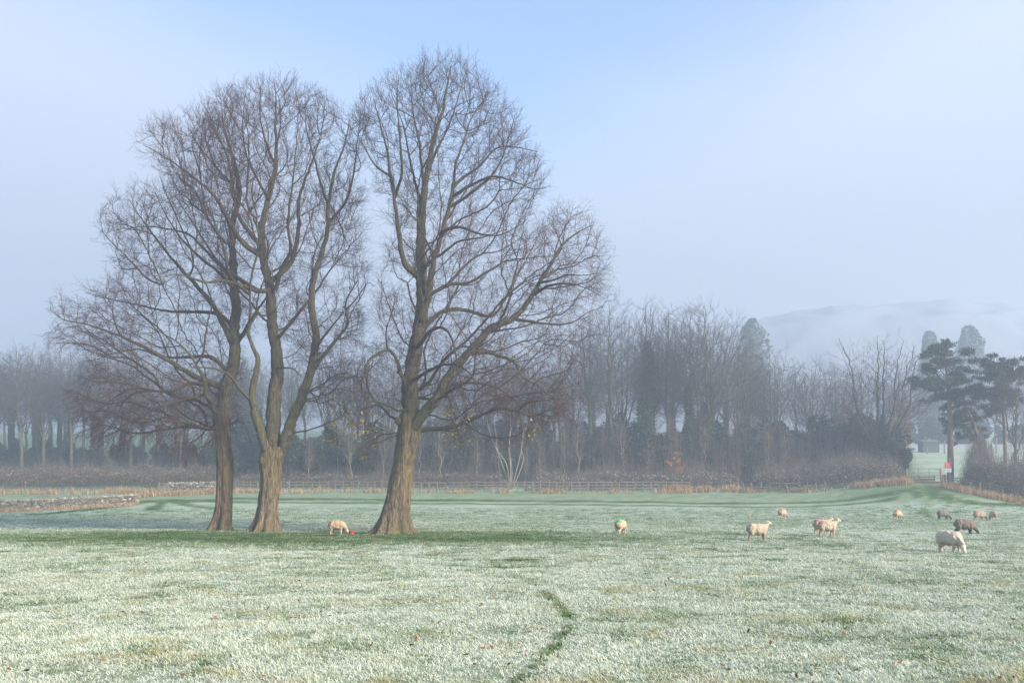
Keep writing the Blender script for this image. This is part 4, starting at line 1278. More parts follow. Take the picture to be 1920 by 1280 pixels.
rail_fence('long weathered rail fence behind the limes and the white birch', [(440, 99.5), (620, 99), (780, 98.5), (1000, 98.5), (1240, 99), (1300, 99.3)], .86, 1.18, (.42, .74, 1.05), 1, .04, .10)
rail_fence('crooked sagging rail fence in front of the brambles left of the gate', [(1392, 97.5), (1425, 97), (1480, 96), (1560, 94.2)], .95, 1.0, (.32, .62, .95), 2, .11, .12)
rail_fence('rail fence running downhill at the right from the gate', [(1768, 89.0), (1800, 86.8), (1840, 84.5), (1882, 82.5)], 1.15, 1.1, (.25, .55, .85, 1.08), 3, .06, .08, .12)
rail_fence('broken low rails behind the lime trunks at the left', [(335, 101), (400, 100), (440, 99.6)], .95, .95, (.4, .8), 5, .1, .25)

# wire fence posts beyond the wall
def wire_fence():
    base = gd(5, 93)
    root = thing('wire_fence', 'thin stakes and wire beyond the left stone wall', 'fence', base, 'timber fences along the field edge')
    prev = None
    for i, px in enumerate([-40, 5, 47, 89, 133, 177, 217, 259]):
        q = gd(px, 93)
        bar(root, 'post', POST[i % 3], q - [0, 0, .2], q + np.array([.03, 0, 1.05 + .06 * (i % 3)]), .09, .09, base)
        if prev is not None:
            for h in (.45, .75, 1.0):
                m = (prev + q) / 2 + [0, 0, h - .02]
                v, f, _ = tubes([(np.array([prev + [0, 0, h], m, q + [0, 0, h]]), np.full(3, .006), 4)])
                obj('wire', mk_mesh('wire', v - base, f, False, [M['steel']]), root)
        prev = q
wire_fence()

# dry stone walls
def stone_wall(label, line, hgt, seed, thick=.5, course=.11):
    rs = np.random.default_rng(seed)
    L_ = np.array([[(p - 960) / FPX * D, D] for p, D in line])
    d = np.concatenate([[0], np.cumsum(np.linalg.norm(np.diff(L_, axis=0), axis=1))])
    base = np.array([*L_[-1], float(ground_z(*L_[-1]))])
    root = thing('stone_wall', label, 'wall', base)
    cube = np.array([(x, y, z) for x in (-.5, .5) for y in (-.5, .5) for z in (0, 1)], float)
    fc = np.array([(0, 1, 3, 2), (4, 6, 7, 5), (0, 4, 5, 1), (2, 3, 7, 6), (0, 2, 6, 4), (1, 5, 7, 3)])
    def pack(items, name):
        V, F, R = [], [], []
        for k, (c, u, l, t, h, r, tilt) in enumerate(items):
            q = cube.copy() + rs.normal(0, .075, cube.shape) * [1, 1, .8]
            w = np.array([-u[1], u[0]])
            X = c[0] + u[0] * q[:, 0] * l + w[0] * q[:, 1] * t; Y_ = c[1] + u[1] * q[:, 0] * l + w[1] * q[:, 1] * t
            Z = c[2] + q[:, 2] * h + q[:, 0] * tilt
            V.append(np.stack([X, Y_, Z], 1)); F.append(fc + 8 * k); R += [r] * 6
        o = obj(name, mk_mesh(name, np.vstack(V) - base, np.vstack(F), False, [M['stone']], {'rnd': ('FACE', np.array(R))}), root)
        o['kind'] = 'stuff'
    def at(t):
        x = np.interp(t, d, L_[:, 0]); y = np.interp(t, d, L_[:, 1]); e = .5
        x1 = np.interp(t + e, d, L_[:, 0]) - np.interp(t - e, d, L_[:, 0]); y1 = np.interp(t + e, d, L_[:, 1]) - np.interp(t - e, d, L_[:, 1])
        u = np.array([x1, y1]); u /= np.linalg.norm(u) + 1e-9
        return x, y, u
    items, cop = [], []
    z = -.15
    while z < hgt - .02:
        t = rs.uniform(0, .2)
        while t < d[-1]:
            l = rs.uniform(.14, .42); h = course * rs.uniform(.85, 1.1)
            x, y, u = at(t + l / 2)
            tt = thick * (1.12 - .25 * z / hgt)
            items.append(((x, y, float(ground_z(x, y)) + z + rs.normal(0, .012)), u, l * .94, tt * rs.uniform(.9, 1.1), h, min(1, abs(rs.normal(.45, .28))), rs.normal(0, .02)))
            t += l
        z += course * 1.02
    t = 0
    while t < d[-1]:
        l = rs.uniform(.10, .2)
        x, y, u = at(t + l / 2)
        cop.append(((x, y, float(ground_z(x, y)) + z), u, l * .9, thick * .85, rs.uniform(.13, .24), rs.uniform(.5, 1), rs.normal(0, .04)))
        t += l
    pack(items, 'wall_stones'); pack(cop, 'coping_stones')
stone_wall('low dry stone wall at the left edge of the field', [(-90, 75.5), (0, 77.5), (100, 79.5), (190, 82.5), (257, 85)], .72, 501)
stone_wall('stretch of stone wall behind the leftmost lime trunk', [(318, 99.0), (360, 99.3), (400, 99.8), (432, 100.3)], .85, 502)

# small wooden gate at the left
def small_gate():
    a, b_ = gd(298, 97.5), gd(316, 97.8)
    root = thing('wooden_gate', 'small wooden gate left of the leftmost lime', 'gate', a)
    for q in (a, b_):
        bar(root, 'post', POST[0], q - [0, 0, .2], q + [0, 0, 1.2], .14, .14, a)
    for h in (.25, .5, .75, 1.0):
        bar(root, 'rail', RAIL[0], a + [.05, -.08, h], b_ + [-.05, -.08, h], .04, .09, a)
    bar(root, 'brace', RAIL[1], a + [.05, -.13, .25], b_ + [-.05, -.13, 1.0], .03, .07, a)
small_gate()

# field gate, grid boards and signs on the right
def cyl(parent, name, a, b, r, mat, base, k=8):
    v, f, _ = tubes([(np.array([a, (np.array(a) + b) / 2, b]), np.full(3, r), k)])
    return obj(name, mk_mesh(name, v - np.array(base), f, True, [mat]), parent)

M['gatesteel'] = mat_noise('dull_gate_steel', [(.3, (.10, .13, .13)), (.7, (.17, .21, .21))], 6.0, rough=.6)
M['darkwood'] = mat_noise('dark_plank', [(.3, (.06, .05, .045)), (.7, (.12, .10, .09))], 3.0)
PLANK = box_mesh('plank', M['darkwood'], .08, 21)
GD = 96.5
def field_gate():
    a, b_ = gd(1703, GD), gd(1762, GD)
    zb = max(a[2], b_[2]) + .12
    a[2] = b_[2] = zb
    root = thing('field_gate', 'grey metal field gate at the top of the track', 'gate', a)
    for x, y in ((1703, .0), (1762, 0)):
        pass
    for h in (.1, .3, .5, .75, 1.15):
        cyl(root, 'bar', a + [0, 0, h], b_ + [0, 0, h], .028, M['gatesteel'], a)
    for t in (0, .33, .66, 1.0):
        p = a + (b_ - a) * t
        cyl(root, 'upright', p + [0, 0, .1], p + [0, 0, 1.15], .026, M['gatesteel'], a)
    cyl(root, 'brace', a + [0, -.04, .1], a + (b_ - a) * .5 + [0, -.04, 1.15], .016, M['steel'], a)
    for i in range(22):
        p = a + (b_ - a) * (.12 + .30 * i / 22)
        cyl(root, 'mesh_wire', p + [0, 0, .75], p + [0, 0, 1.55], .006, M['steel'], a, 4)
field_gate()

def gate_post(px, D, h, w, label, mat):
    q = gd(px, D)
    me = box_mesh('gate_post', mat, .06, int(px), .06)
    o = obj('gate_post', me)
    o.location = q - [0, 0, .2]; o.scale = (w, w, h + .2)
    return tag(o, label, 'post', 'posts at the field gate')
M['palewood'] = mat_noise('pale_wood', [(.3, (.32, .27, .22)), (.7, (.5, .45, .38))], 3.0, (1, 1, .4))
gate_post(1766, 95.8, 1.75, .26, 'thick pale wooden post at the right end of the metal gate', M['palewood'])
gate_post(1700, 96.2, 1.25, .2, 'short dark wooden post at the left end of the metal gate', M['wood'])
gate_post(1771, 95.2, 1.2, .22, 'darker post between the pale gate post and the red sign', M['wood'])

def grid_boards():
    a = gd(1708, 93.0); 
    root = thing('plank_bridge', 'low dark plank footbridge below the metal gate', 'bridge', a)
    c0, c1 = gd(1707, 92.6), gd(1764, 92.6)
    z = max(c0[2], c1[2]) + .03
    for i in range(7):
        y = 92.0 + i * .26
        bar(root, 'plank', PLANK, (c0[0], y, z + .02 * (i % 2)), (c1[0], y, z + .02 * ((i + 1) % 2)), .06, .22, a)
    for h in (.32, .62):
        bar(root, 'rail', PLANK, (c0[0], 93.9, z + h), (c1[0], 93.9, z + h), .06, .13, a)
    for t in (0, .5, 1):
        p = c0 + (c1 - c0) * t
        bar(root, 'post', POST[0], (p[0], 94.0, z - .3), (p[0], 94.0, z + .75), .11, .11, a)
grid_boards()

def flat_mat(name, col, rough=.6):
    m = mat_noise(name, [(.3, tuple(c * .85 for c in col)), (.7, col)], 2.5, rough=rough)
    return m
M['red'] = flat_mat('sign_red', (.50, .045, .05))
M['white'] = flat_mat('sign_white', (.66, .69, .70))
M['lettering'] = flat_mat('sign_lettering', (.75, .55, .55))
M['greyletter'] = flat_mat('sign_grey_lettering', (.30, .36, .42))
def sign():
    D = 93.5
    q = gd(1780, D)
    root = thing('notice_board', 'red notice board with a white panel below, beside the gate', 'sign', q)
    top = P(1780, 858, D); 
    bar(root, 'post', POST[1], q - [0, 0, .2], top, .13, .13, q)
    for nm, (x0, y0, x1, y1), mat in (('red_panel', (1770.5, 866, 1782.5, 877), 'red'), ('white_panel', (1772, 877.6, 1783, 885), 'white')):
        a = P(x0, y1, D); c = P(x1, y0, D)
        me = box_mesh(nm, M[mat], .02, 3)
        o = obj(nm, me, root)
        o.location = Vector(((a[0] + c[0]) / 2, D - .10, a[2])) - Vector(q); o.scale = (c[0] - a[0], .03, c[2] - a[2])
        rows = [(.80, .08, .52), (.58, .10, .62), (.36, .12, .74), (.13, .10, .90)] if mat == 'red' else [(.72, .15, .80), (.45, .12, .86), (.2, .2, .7)]
        for r, u0, u1 in rows:
            # rows of small raised strokes: the lettering is too small to read in the photograph
            n = int((u1 - u0) / .085)
            for i in range(n):
                u = u0 + (u1 - u0) * i / n
                t = obj('lettering', LET[mat], o)
                t.location = (-.5 + u + .03, -.62, r); t.scale = (.055, .25, .075 + .03 * ((i * 7) % 3))
LET = {'red': box_mesh('lettering', M['lettering'], .05, 1), 'white': box_mesh('lettering', M['greyletter'], .05, 2)}
sign()

# far field beyond the gate: shed, posts, road
def far_things():
    D = 178
    q = gd(1741, D)
    root = thing('shed', 'small dark shed across the upper field beyond the gate', 'shed', q)
    w, h, dp = 30 / FPX * D, 2.0, 2.2
    M['shed'] = mat_noise('dark_shed_boards', [(.3, (.05, .06, .065)), (.7, (.09, .10, .11))], 2.0, (4, 4, .3))
    M['shedroof'] = mat_noise('shed_roof', [(.3, (.10, .11, .12)), (.7, (.16, .17, .18))], 2.0)
    nb = 14
    for i in range(nb):
        o = obj('board', BOARD, root); o.location = (-w / 2 + (i + .5) * w / nb, -dp / 2, -.2); o.scale = (w / nb * .93, .05, h + .2)
    for s in (-1, 1):
        o = obj('side_wall', BOARD, root); o.location = (s * (w / 2), 0, -.2); o.scale = (.06, dp, h + .25)
    o = obj('back_wall', BOARD, root); o.location = (0, dp / 2, -.2); o.scale = (w, .06, h + .4)
    bm = bmesh.new()
    vs = [bm.verts.new(v) for v in [(-w / 2 - .15, -dp / 2 - .2, h), (w / 2 + .15, -dp / 2 - .2, h), (w / 2 + .15, dp / 2 + .2, h + .35), (-w / 2 - .15, dp / 2 + .2, h + .35)]]
    f = bm.faces.new(vs); r = bmesh.ops.extrude_face_region(bm, geom=[f])
    bmesh.ops.translate(bm, verts=[v for v in r['geom'] if isinstance(v, bmesh.types.BMVert)], vec=(0, 0, .1))
    bmesh.ops.recalc_face_normals(bm, faces=bm.faces)
    me = bpy.data.meshes.new('roof'); bm.to_mesh(me); bm.free(); me.materials.append(M['shedroof'])
    obj('roof', me, root)
    for px, hh, lab in ((1738 - 0, 1.1, 'short pale post in the upper field left of the shed front'), (1771, 2.4, 'tall pale post at the right of the dark shed'), (1868, 2.8, 'pale post in the upper field behind the right-edge pine')):
        gate_post(px, 172, hh, .24, lab, M['wood'])
    # pale lane across the upper field
    xs = np.linspace((1700 - 960) / FPX * 190, (2150 - 960) / FPX * 190, 40)
    yy = np.array([186., 194.])
    X = np.repeat(xs[None], 2, 0); Y_ = np.repeat(yy[:, None], 40, 1)
    Z = ground_z(X, Y_) + np.array([[.55], [.9]])
    V = np.stack([X, Y_, Z], -1).reshape(-1, 3); idx = np.arange(80).reshape(2, 40)
    F = np.stack([idx[0, :-1], idx[0, 1:], idx[1, 1:], idx[1, :-1]], -1)
    V2 = V.copy(); V2[:, 2] -= 1.6
    F2 = np.stack([idx[0, :-1] + 80, idx[0, 1:] + 80, idx[0, 1:], idx[0, :-1]], -1)
    M['lane'] = mat_noise('pale_lane', [(.3, (.20, .215, .225)), (.7, (.28, .295, .305))], .6)
    tag(obj('road', mk_mesh('road', np.vstack([V, V2]), [F, F2], False, [M['lane']])), kind='structure')
M['shedb'] = mat_noise('shed_board', [(.3, (.05, .06, .065)), (.7, (.09, .10, .11))], 2.0)
BOARD = box_mesh('board', M['shedb'], .02, 5)
far_things()

# ================================================================== sheep
M['fleece'] = None
def fleece_mat():
    m, nt, b = new_mat('fleece')
    a = nt.nodes.new('ShaderNodeAttribute'); a.attribute_name = 'col'
    tc = nt.nodes.new('ShaderNodeTexCoord')
    nz = nt.nodes.new('ShaderNodeTexNoise'); nz.inputs['Scale'].default_value = 16; nz.inputs['Detail'].default_value = 6
    nt.links.new(tc.outputs['Object'], nz.inputs['Vector'])
    r = ramp_node(nt, [(.3, (.72, .70, .68)), (.65, (1, 1, 1))])
    nt.links.new(nz.outputs['Fac'], r.inputs[0])
    mx = nt.nodes.new('ShaderNodeMix'); mx.data_type = 'RGBA'; mx.blend_type = 'MULTIPLY'; mx.inputs['Factor'].default_value = 1
    nt.links.new(a.outputs['Color'], mx.inputs['A']); nt.links.new(r.outputs[0], mx.inputs['B'])
    nt.links.new(mx.outputs['Result'], b.inputs['Base Color'])
    bp = nt.nodes.new('ShaderNodeBump'); bp.inputs['Strength'].default_value = .6; bp.inputs['Distance'].default_value = .03
    nt.links.new(nz.outputs['Fac'], bp.inputs['Height']); nt.links.new(bp.outputs[0], b.inputs['Normal'])
    b.inputs['Sheen Weight'].default_value = .15
    return m
M['fleece'] = fleece_mat()

def sheep(px, py, heading, pose, fleece, face, leg, label, mark=None, dirty=.0, size=1.0, seed=0, turn=0.0, fat=1.0):
    rs = np.random.default_rng(900 + seed)
    bm = bmesh.new()
    def ell(c, r, rot=None):
        m = Matrix.Translation(c)
        if rot is not None: m = m @ Matrix.Rotation(rot[0], 4, 'Z') @ Matrix.Rotation(rot[1], 4, 'Y')
        m = m @ Matrix.Diagonal((*r, 1))
        bmesh.ops.create_icosphere(bm, subdivisions=3, radius=1.0, matrix=m)
    def limb(pts, rad):
        p, r = smooth_poly(np.array(pts, float), np.array(rad, float), 2)
        v, f, _ = tubes([(p, r, 10)])
        vs = [bm.verts.new(x) for x in v]
        for q in f: bm.faces.new([vs[i] for i in q])
        bm.faces.new(vs[:10][::-1]); bm.faces.new(vs[-10:])
    F_ = fat
    ell((0, 0, .62), (.48, .275 * F_, .285)); ell((-.28, 0, .62), (.27, .265 * F_, .29)); ell((.26, 0, .61), (.26, .245 * F_, .275)); ell((0, 0, .54), (.40, .28 * F_, .25))
    ell((-.56, 0, .62), (.045, .05, .12))                                              # docked tail
    st = rs.uniform(-.07, .07, 4)
    for i, s in enumerate((-1, 1)):
        limb([(-.36, s * .13, .55), (-.30 + st[i] * .5, s * .135, .38), (-.42 + st[i], s * .125, .21), (-.39 + st[i], s * .125, .04), (-.365 + st[i], s * .125, 0)], [.14, .10, .055, .044, .05])
        limb([(.31, s * .12, .52), (.31 + st[i + 2] * .6, s * .12, .30), (.32 + st[i + 2], s * .115, .18), (.32 + st[i + 2], s * .115, .04), (.335 + st[i + 2], s * .115, 0)], [.12, .075, .052, .042, .05])
    ct, sn = math.cos(turn), math.sin(turn)
    def tn(p, o):   # turn the neck/head about the shoulder
        x, y = p[0] - o[0], p[1] - o[1]
        return (o[0] + x * ct - y * sn, o[1] + x * sn + y * ct, p[2])
    o = (.36, 0, 0)
    if pose == 'graze':
        limb([tn(p, o) for p in [(.34, 0, .62), (.50, 0, .48), (.63, 0, .31), (.68, 0, .23)]], [.19, .15, .105, .085])
        limb([tn(p, o) for p in [(.66, 0, .28), (.72, 0, .17), (.78, 0, .06), (.795, 0, .035)]], [.085, .078, .052, .036])
        hp = tn((.66, 0, .26), o); ears = [((.635, s * .12, .255), (.03, .07, .022)) for s in (-1, 1)]
    else:
        limb([tn(p, o) for p in [(.34, 0, .66), (.46, 0, .78), (.54, 0, .90), (.58, 0, .95)]], [.18, .145, .105, .09])
        limb([tn(p, o) for p in [(.55, 0, .95), (.66, 0, .935), (.76, 0, .885), (.785, 0, .87)]], [.088, .080, .056, .04])
        hp = tn((.58, 0, .95), o); ears = [((.55, s * .125, .975), (.03, .07, .022)) for s in (-1, 1)]
    for c, r in ears: ell(tn(c, o), r, (turn, 0))
    me0 = bpy.data.meshes.new('tmp'); bm.to_mesh(me0); bm.free()
    t = bpy.data.objects.new('tmp', me0); COL.objects.link(t)
    md = t.modifiers.new('r', 'REMESH'); md.mode = 'VOXEL'; md.voxel_size = .027
    sm = t.modifiers.new('s', 'SMOOTH'); sm.iterations = 3; sm.factor = .5
    dg = bpy.context.evaluated_depsgraph_get()
    me = bpy.data.meshes.new_from_object(t.evaluated_get(dg))
    bpy.data.objects.remove(t); bpy.data.meshes.remove(me0)
    me.name = 'sheep'
    n = len(me.vertices)
    co = np.zeros(n * 3); me.vertices.foreach_get('co', co); co = co.reshape(-1, 3)
    no = np.zeros(n * 3); me.vertices.foreach_get('normal', no); no = no.reshape(-1, 3)
    inv = np.stack([o[0] + (co[:, 0] - o[0]) * ct + co[:, 1] * sn, -(co[:, 0] - o[0]) * sn + co[:, 1] * ct, co[:, 2]], 1)
    if pose == 'graze': head = sstep(.60, .66, inv[:, 0] - (inv[:, 2] - .25) * .6) * (inv[:, 2] < .36) * (inv[:, 0] > .52)
    else: head = sstep(.52, .57, inv[:, 0]) * (inv[:, 2] > .82)
    legm = (1 - sstep(.27, .36, co[:, 2])) * (co[:, 0] < .5)
    head = np.where(legm > .3, 0, head)
    wool = (1 - np.clip(head + legm, 0, 1))
    bump = fbm(co[:, 0] * 11 + co[:, 2] * 5, co[:, 1] * 11 + co[:, 2] * 7, seed, 3) - .5
    co = co + no * (bump * .075 * wool)[:, None]
    me.vertices.foreach_set('co', co.ravel())
    base_c = np.array(fleece)[None] * (1 + (fbm(co[:, 0] * 4, co[:, 2] * 4 + co[:, 1], seed + 3, 3) - .5)[:, None] * .35)
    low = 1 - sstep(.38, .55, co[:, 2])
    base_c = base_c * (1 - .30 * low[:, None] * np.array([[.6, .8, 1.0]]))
    if dirty:
        rear = sstep(.40, .56, -co[:, 0]) * (1 - sstep(.62, .74, co[:, 2]))
        base_c = base_c * (1 - dirty * rear[:, None]) + np.array([[.10, .07, .05]]) * dirty * rear[:, None]
    if mark is not None:
        mc, mxp, mr = mark
        w = np.exp(-((co[:, 0] - mxp) / mr) ** 2) * sstep(.70, .80, co[:, 2]) * (.6 + .7 * fbm(co[:, 0] * 9, co[:, 1] * 9, seed, 2))
        w = np.clip(w * 1.3, 0, 1) * (head < .5)
        base_c = base_c * (1 - w[:, None]) + np.array(mc)[None] * w[:, None]
    ear = head * (np.abs(inv[:, 1]) > .098)
    c = base_c * wool[:, None] + np.array(face)[None] * head[:, None] + np.array(leg)[None] * (legm * (1 - head))[:, None]
    c = c * (1 - .75 * ear[:, None])
    at = me.attributes.new('col', 'FLOAT_COLOR', 'POINT')
    at.data.foreach_set('color', np.hstack([c, np.ones((n, 1))]).astype(np.float32).ravel())
    me.polygons.foreach_set('use_smooth', np.ones(len(me.polygons), bool))
    me.materials.clear(); me.materials.append(M['fleece'])
    ob = obj('sheep', me)
    q = gpt(px, py)
    ob.location = (q[0], q[1], q[2] - .01)
    ob.rotation_euler = (0, 0, math.radians(heading)); ob.scale = (size * .80,) * 3
    return tag(ob, label, 'sheep', 'sheep grazing in the frosty field')

CREAM, WHITE, DK = (.55, .43, .30), (.62, .55, .45), (.055, .045, .04)
sheep(632, 1002, -8, 'graze', (.52, .39, .26), (.66, .56, .46), (.6, .5, .4), 'cream sheep with its muzzle at the orange tub between the limes', ((.42, .14, .11), -.42, .16), .75, 1.0, 1)
sheep(1164, 1001, 58, 'graze', CREAM, (.6, .52, .42), (.66, .56, .45), 'lone sheep with a green mark on its rump, right of the limes', ((.03, .42, .20), -.40, .20), .6, 1.0, 2, .5)
sheep(1420, 1014, 8, 'stand', (.50, .42, .32), (.64, .56, .46), (.42, .32, .24), 'cream sheep standing alone head up, dark ears, facing right', None, .45, 1.08, 3, .15)
sheep(1551, 1005.5, 4, 'stand', (.50, .42, .32), (.66, .56, .44), (.48, .36, .27), 'nearer of two overlapping sheep, head up, facing right', ((.42, .22, .18), -.38, .22), .3, 1.05, 4)
sheep(1541, 1001, 10, 'stand', (.48, .38, .30), (.6, .5, .42), (.52, .42, .33), 'sheep half hidden behind the nearer of the overlapping pair', ((.42, .2, .17), -.35, .2), .3, 1.05, 5, .2)
sheep(1467, 971.5, 42, 'graze', (.55, .41, .29), (.5, .4, .32), (.55, .44, .34), 'grazing sheep with a bright red rump, above the standing sheep', ((.58, .13, .07), -.38, .18), .5, 1.0, 6, -.5)
sheep(1683, 973.5, 35, 'graze', (.55, .42, .28), (.3, .22, .16), (.46, .37, .28), 'small distant sheep with a red rump, leftmost of the far row', ((.5, .12, .08), -.4, .17), .5, .95, 7, -.6)
sheep(1768, 974, 5, 'graze', (.20, .165, .145), DK, (.07, .055, .05), 'dark grey sheep with black face grazing in the far row', None, 0, 1.0, 8, -.3)
sheep(1836, 975.5, 12, 'graze', (.42, .32, .24), (.22, .16, .13), (.46, .37, .30), 'brownish sheep with reddish back grazing in the far row', ((.42, .17, .13), -.35, .2), .2, 1.0, 9, -.2)
sheep(1862, 976, 82, 'graze', (.48, .36, .27), (.3, .22, .16), (.5, .4, .3), 'rightmost sheep of the far row, seen from behind', ((.45, .2, .15), -.3, .2), .5, 1.0, 10, .1)
sheep(1808, 1001.5, -6, 'graze', (.215, .175, .145), DK, (.06, .05, .045), 'grey-brown sheep with black head and legs behind the white one', ((.30, .13, .10), .32, .13), 0, 1.08, 11, -.1)
sheep(1780, 1036, -62, 'graze', (.62, .55, .44), (.72, .64, .55), (.60, .50, .40), 'large white sheep grazing nearest the camera at the right', None, .15, 1.18, 12, -.25)

# feed tub
def tub():
    q = gpt(659, 1003)
    root = thing('feed_tub', 'orange-red feed tub lying under the sheep muzzle by the limes', 'tub', (q[0], q[1], q[2] + .12))
    M['tub'] = mat_noise('orange_plastic', [(.3, (.46, .06, .028)), (.7, (.56, .11, .045))], 3.0, rough=.45)
    k, prof = 28, [(0.001, 0), (.15, 0), (.165, .02), (.20, .24), (.225, .245), (.225, .265), (.19, .262), (.155, .03), (.001, .025)]
    V, F = [], []
    for r, z in prof:
        for i in range(k):
            a = 2 * math.pi * i / k; V.append((r * math.cos(a), r * math.sin(a), z))
    for j in range(len(prof) - 1):
        for i in range(k):
            F.append((j * k + i, j * k + (i + 1) % k, (j + 1) * k + (i + 1) % k, (j + 1) * k + i))
    obj('tub_body', mk_mesh('tub_body', np.array(V), np.array(F), True, [M['tub']]), root)
    a = np.linspace(0, math.pi, 9)
    v, f, _ = tubes([(np.stack([.225 * np.cos(a), .05 + .12 * np.sin(a), .255 + 0 * a], 1), np.full(9, .01), 6)])
    obj('handle', mk_mesh('handle', v, f, True, [M['tub']]), root)
    root.scale = (.75, .75, .65)
    root.location.z -= .10
    root.rotation_euler = (math.radians(-14), math.radians(8), math.radians(40))
tub()

# ================================================================== grass tufts, fallen leaves (uncountable)
def blade_material():
    m, nt, b = new_mat('frosted_blades')
    a = nt.nodes.new('ShaderNodeAttribute'); a.attribute_type = 'INSTANCER'; a.attribute_name = 'frost'
    g = nt.nodes.new('ShaderNodeAttribute'); g.attribute_type = 'INSTANCER'; g.attribute_name = 'straw'
    t = nt.nodes.new('ShaderNodeAttribute'); t.attribute_name = 'rnd'
    ad = nt.nodes.new('ShaderNodeMath'); ad.operation = 'MULTIPLY_ADD'; ad.inputs[1].default_value = .75
    nt.links.new(t.outputs['Fac'], ad.inputs[0])
    sb = nt.nodes.new('ShaderNodeMath'); sb.operation = 'SUBTRACT'; sb.inputs[1].default_value = .42
    nt.links.new(a.outputs['Fac'], sb.inputs[0]); nt.links.new(sb.outputs[0], ad.inputs[2])
    r = ramp_node(nt, [(0, (.055, .12, .018)), (.28, (.105, .20, .05)), (.55, (.26, .345, .205)), (.8, (.45, .53, .41)), (1, (.66, .715, .62))])
    nt.links.new(ad.outputs[0], r.inputs[0])
    mx = nt.nodes.new('ShaderNodeMix'); mx.data_type = 'RGBA'
    nt.links.new(g.outputs['Fac'], mx.inputs['Factor']); nt.links.new(r.outputs[0], mx.inputs['A']); mx.inputs['B'].default_value = (.42, .39, .19, 1)
    nt.links.new(mx.outputs['Result'], b.inputs['Base Color'])
    tr = nt.nodes.new('ShaderNodeBsdfTranslucent'); ms = nt.nodes.new('ShaderNodeMixShader'); ms.inputs[0].default_value = .22
    nt.links.new(mx.outputs['Result'], tr.inputs[0]); nt.links.new(b.outputs[0], ms.inputs[1]); nt.links.new(tr.outputs[0], ms.inputs[2])
    nt.links.new(ms.outputs[0], nt.nodes['Material Output'].inputs[0])
    return m
M['blade'] = blade_material()

def tuft_mesh(seed, nb=26, rad=.11, h0=.035, h1=.085):
    rs = np.random.default_rng(seed)
    a = rs.uniform(0, 6.28, nb); r = rad * np.sqrt(rs.random(nb))
    o = np.stack([np.cos(a) * r, np.sin(a) * r, np.full(nb, -.01)], 1)
    b = rs.uniform(0, 6.28, nb); lean = rs.uniform(.25, 1.25, nb); h = rs.uniform(h0, h1, nb)
    d = np.stack([np.cos(b) * lean, np.sin(b) * lean, np.ones(nb)], 1); d /= np.linalg.norm(d, axis=1, keepdims=True)
    d2 = np.stack([np.cos(b) * (lean + .8), np.sin(b) * (lean + .8), np.full(nb, .55)], 1); d2 /= np.linalg.norm(d2, axis=1, keepdims=True)
    w = np.stack([-np.sin(b), np.cos(b), 0 * b], 1) * rs.uniform(.003, .0068, nb)[:, None]
    m1_ = o + d * h[:, None] * .6; tip = m1_ + d2 * h[:, None] * .7
    V = np.stack([o - w, o + w, m1_ + w * .9, m1_ - w * .9, tip], 1).reshape(-1, 3)
    k = np.arange(nb) * 5
    F = [np.stack([k, k + 1, k + 2, k + 3], 1), np.stack([k + 3, k + 2, k + 4], 1)]
    rn = rs.random(nb)
    return mk_mesh('grass_tuft', V, F, False, [M['blade']], {'rnd': ('FACE', np.concatenate([rn * .85, np.clip(rn + .25, 0, 1)]))})

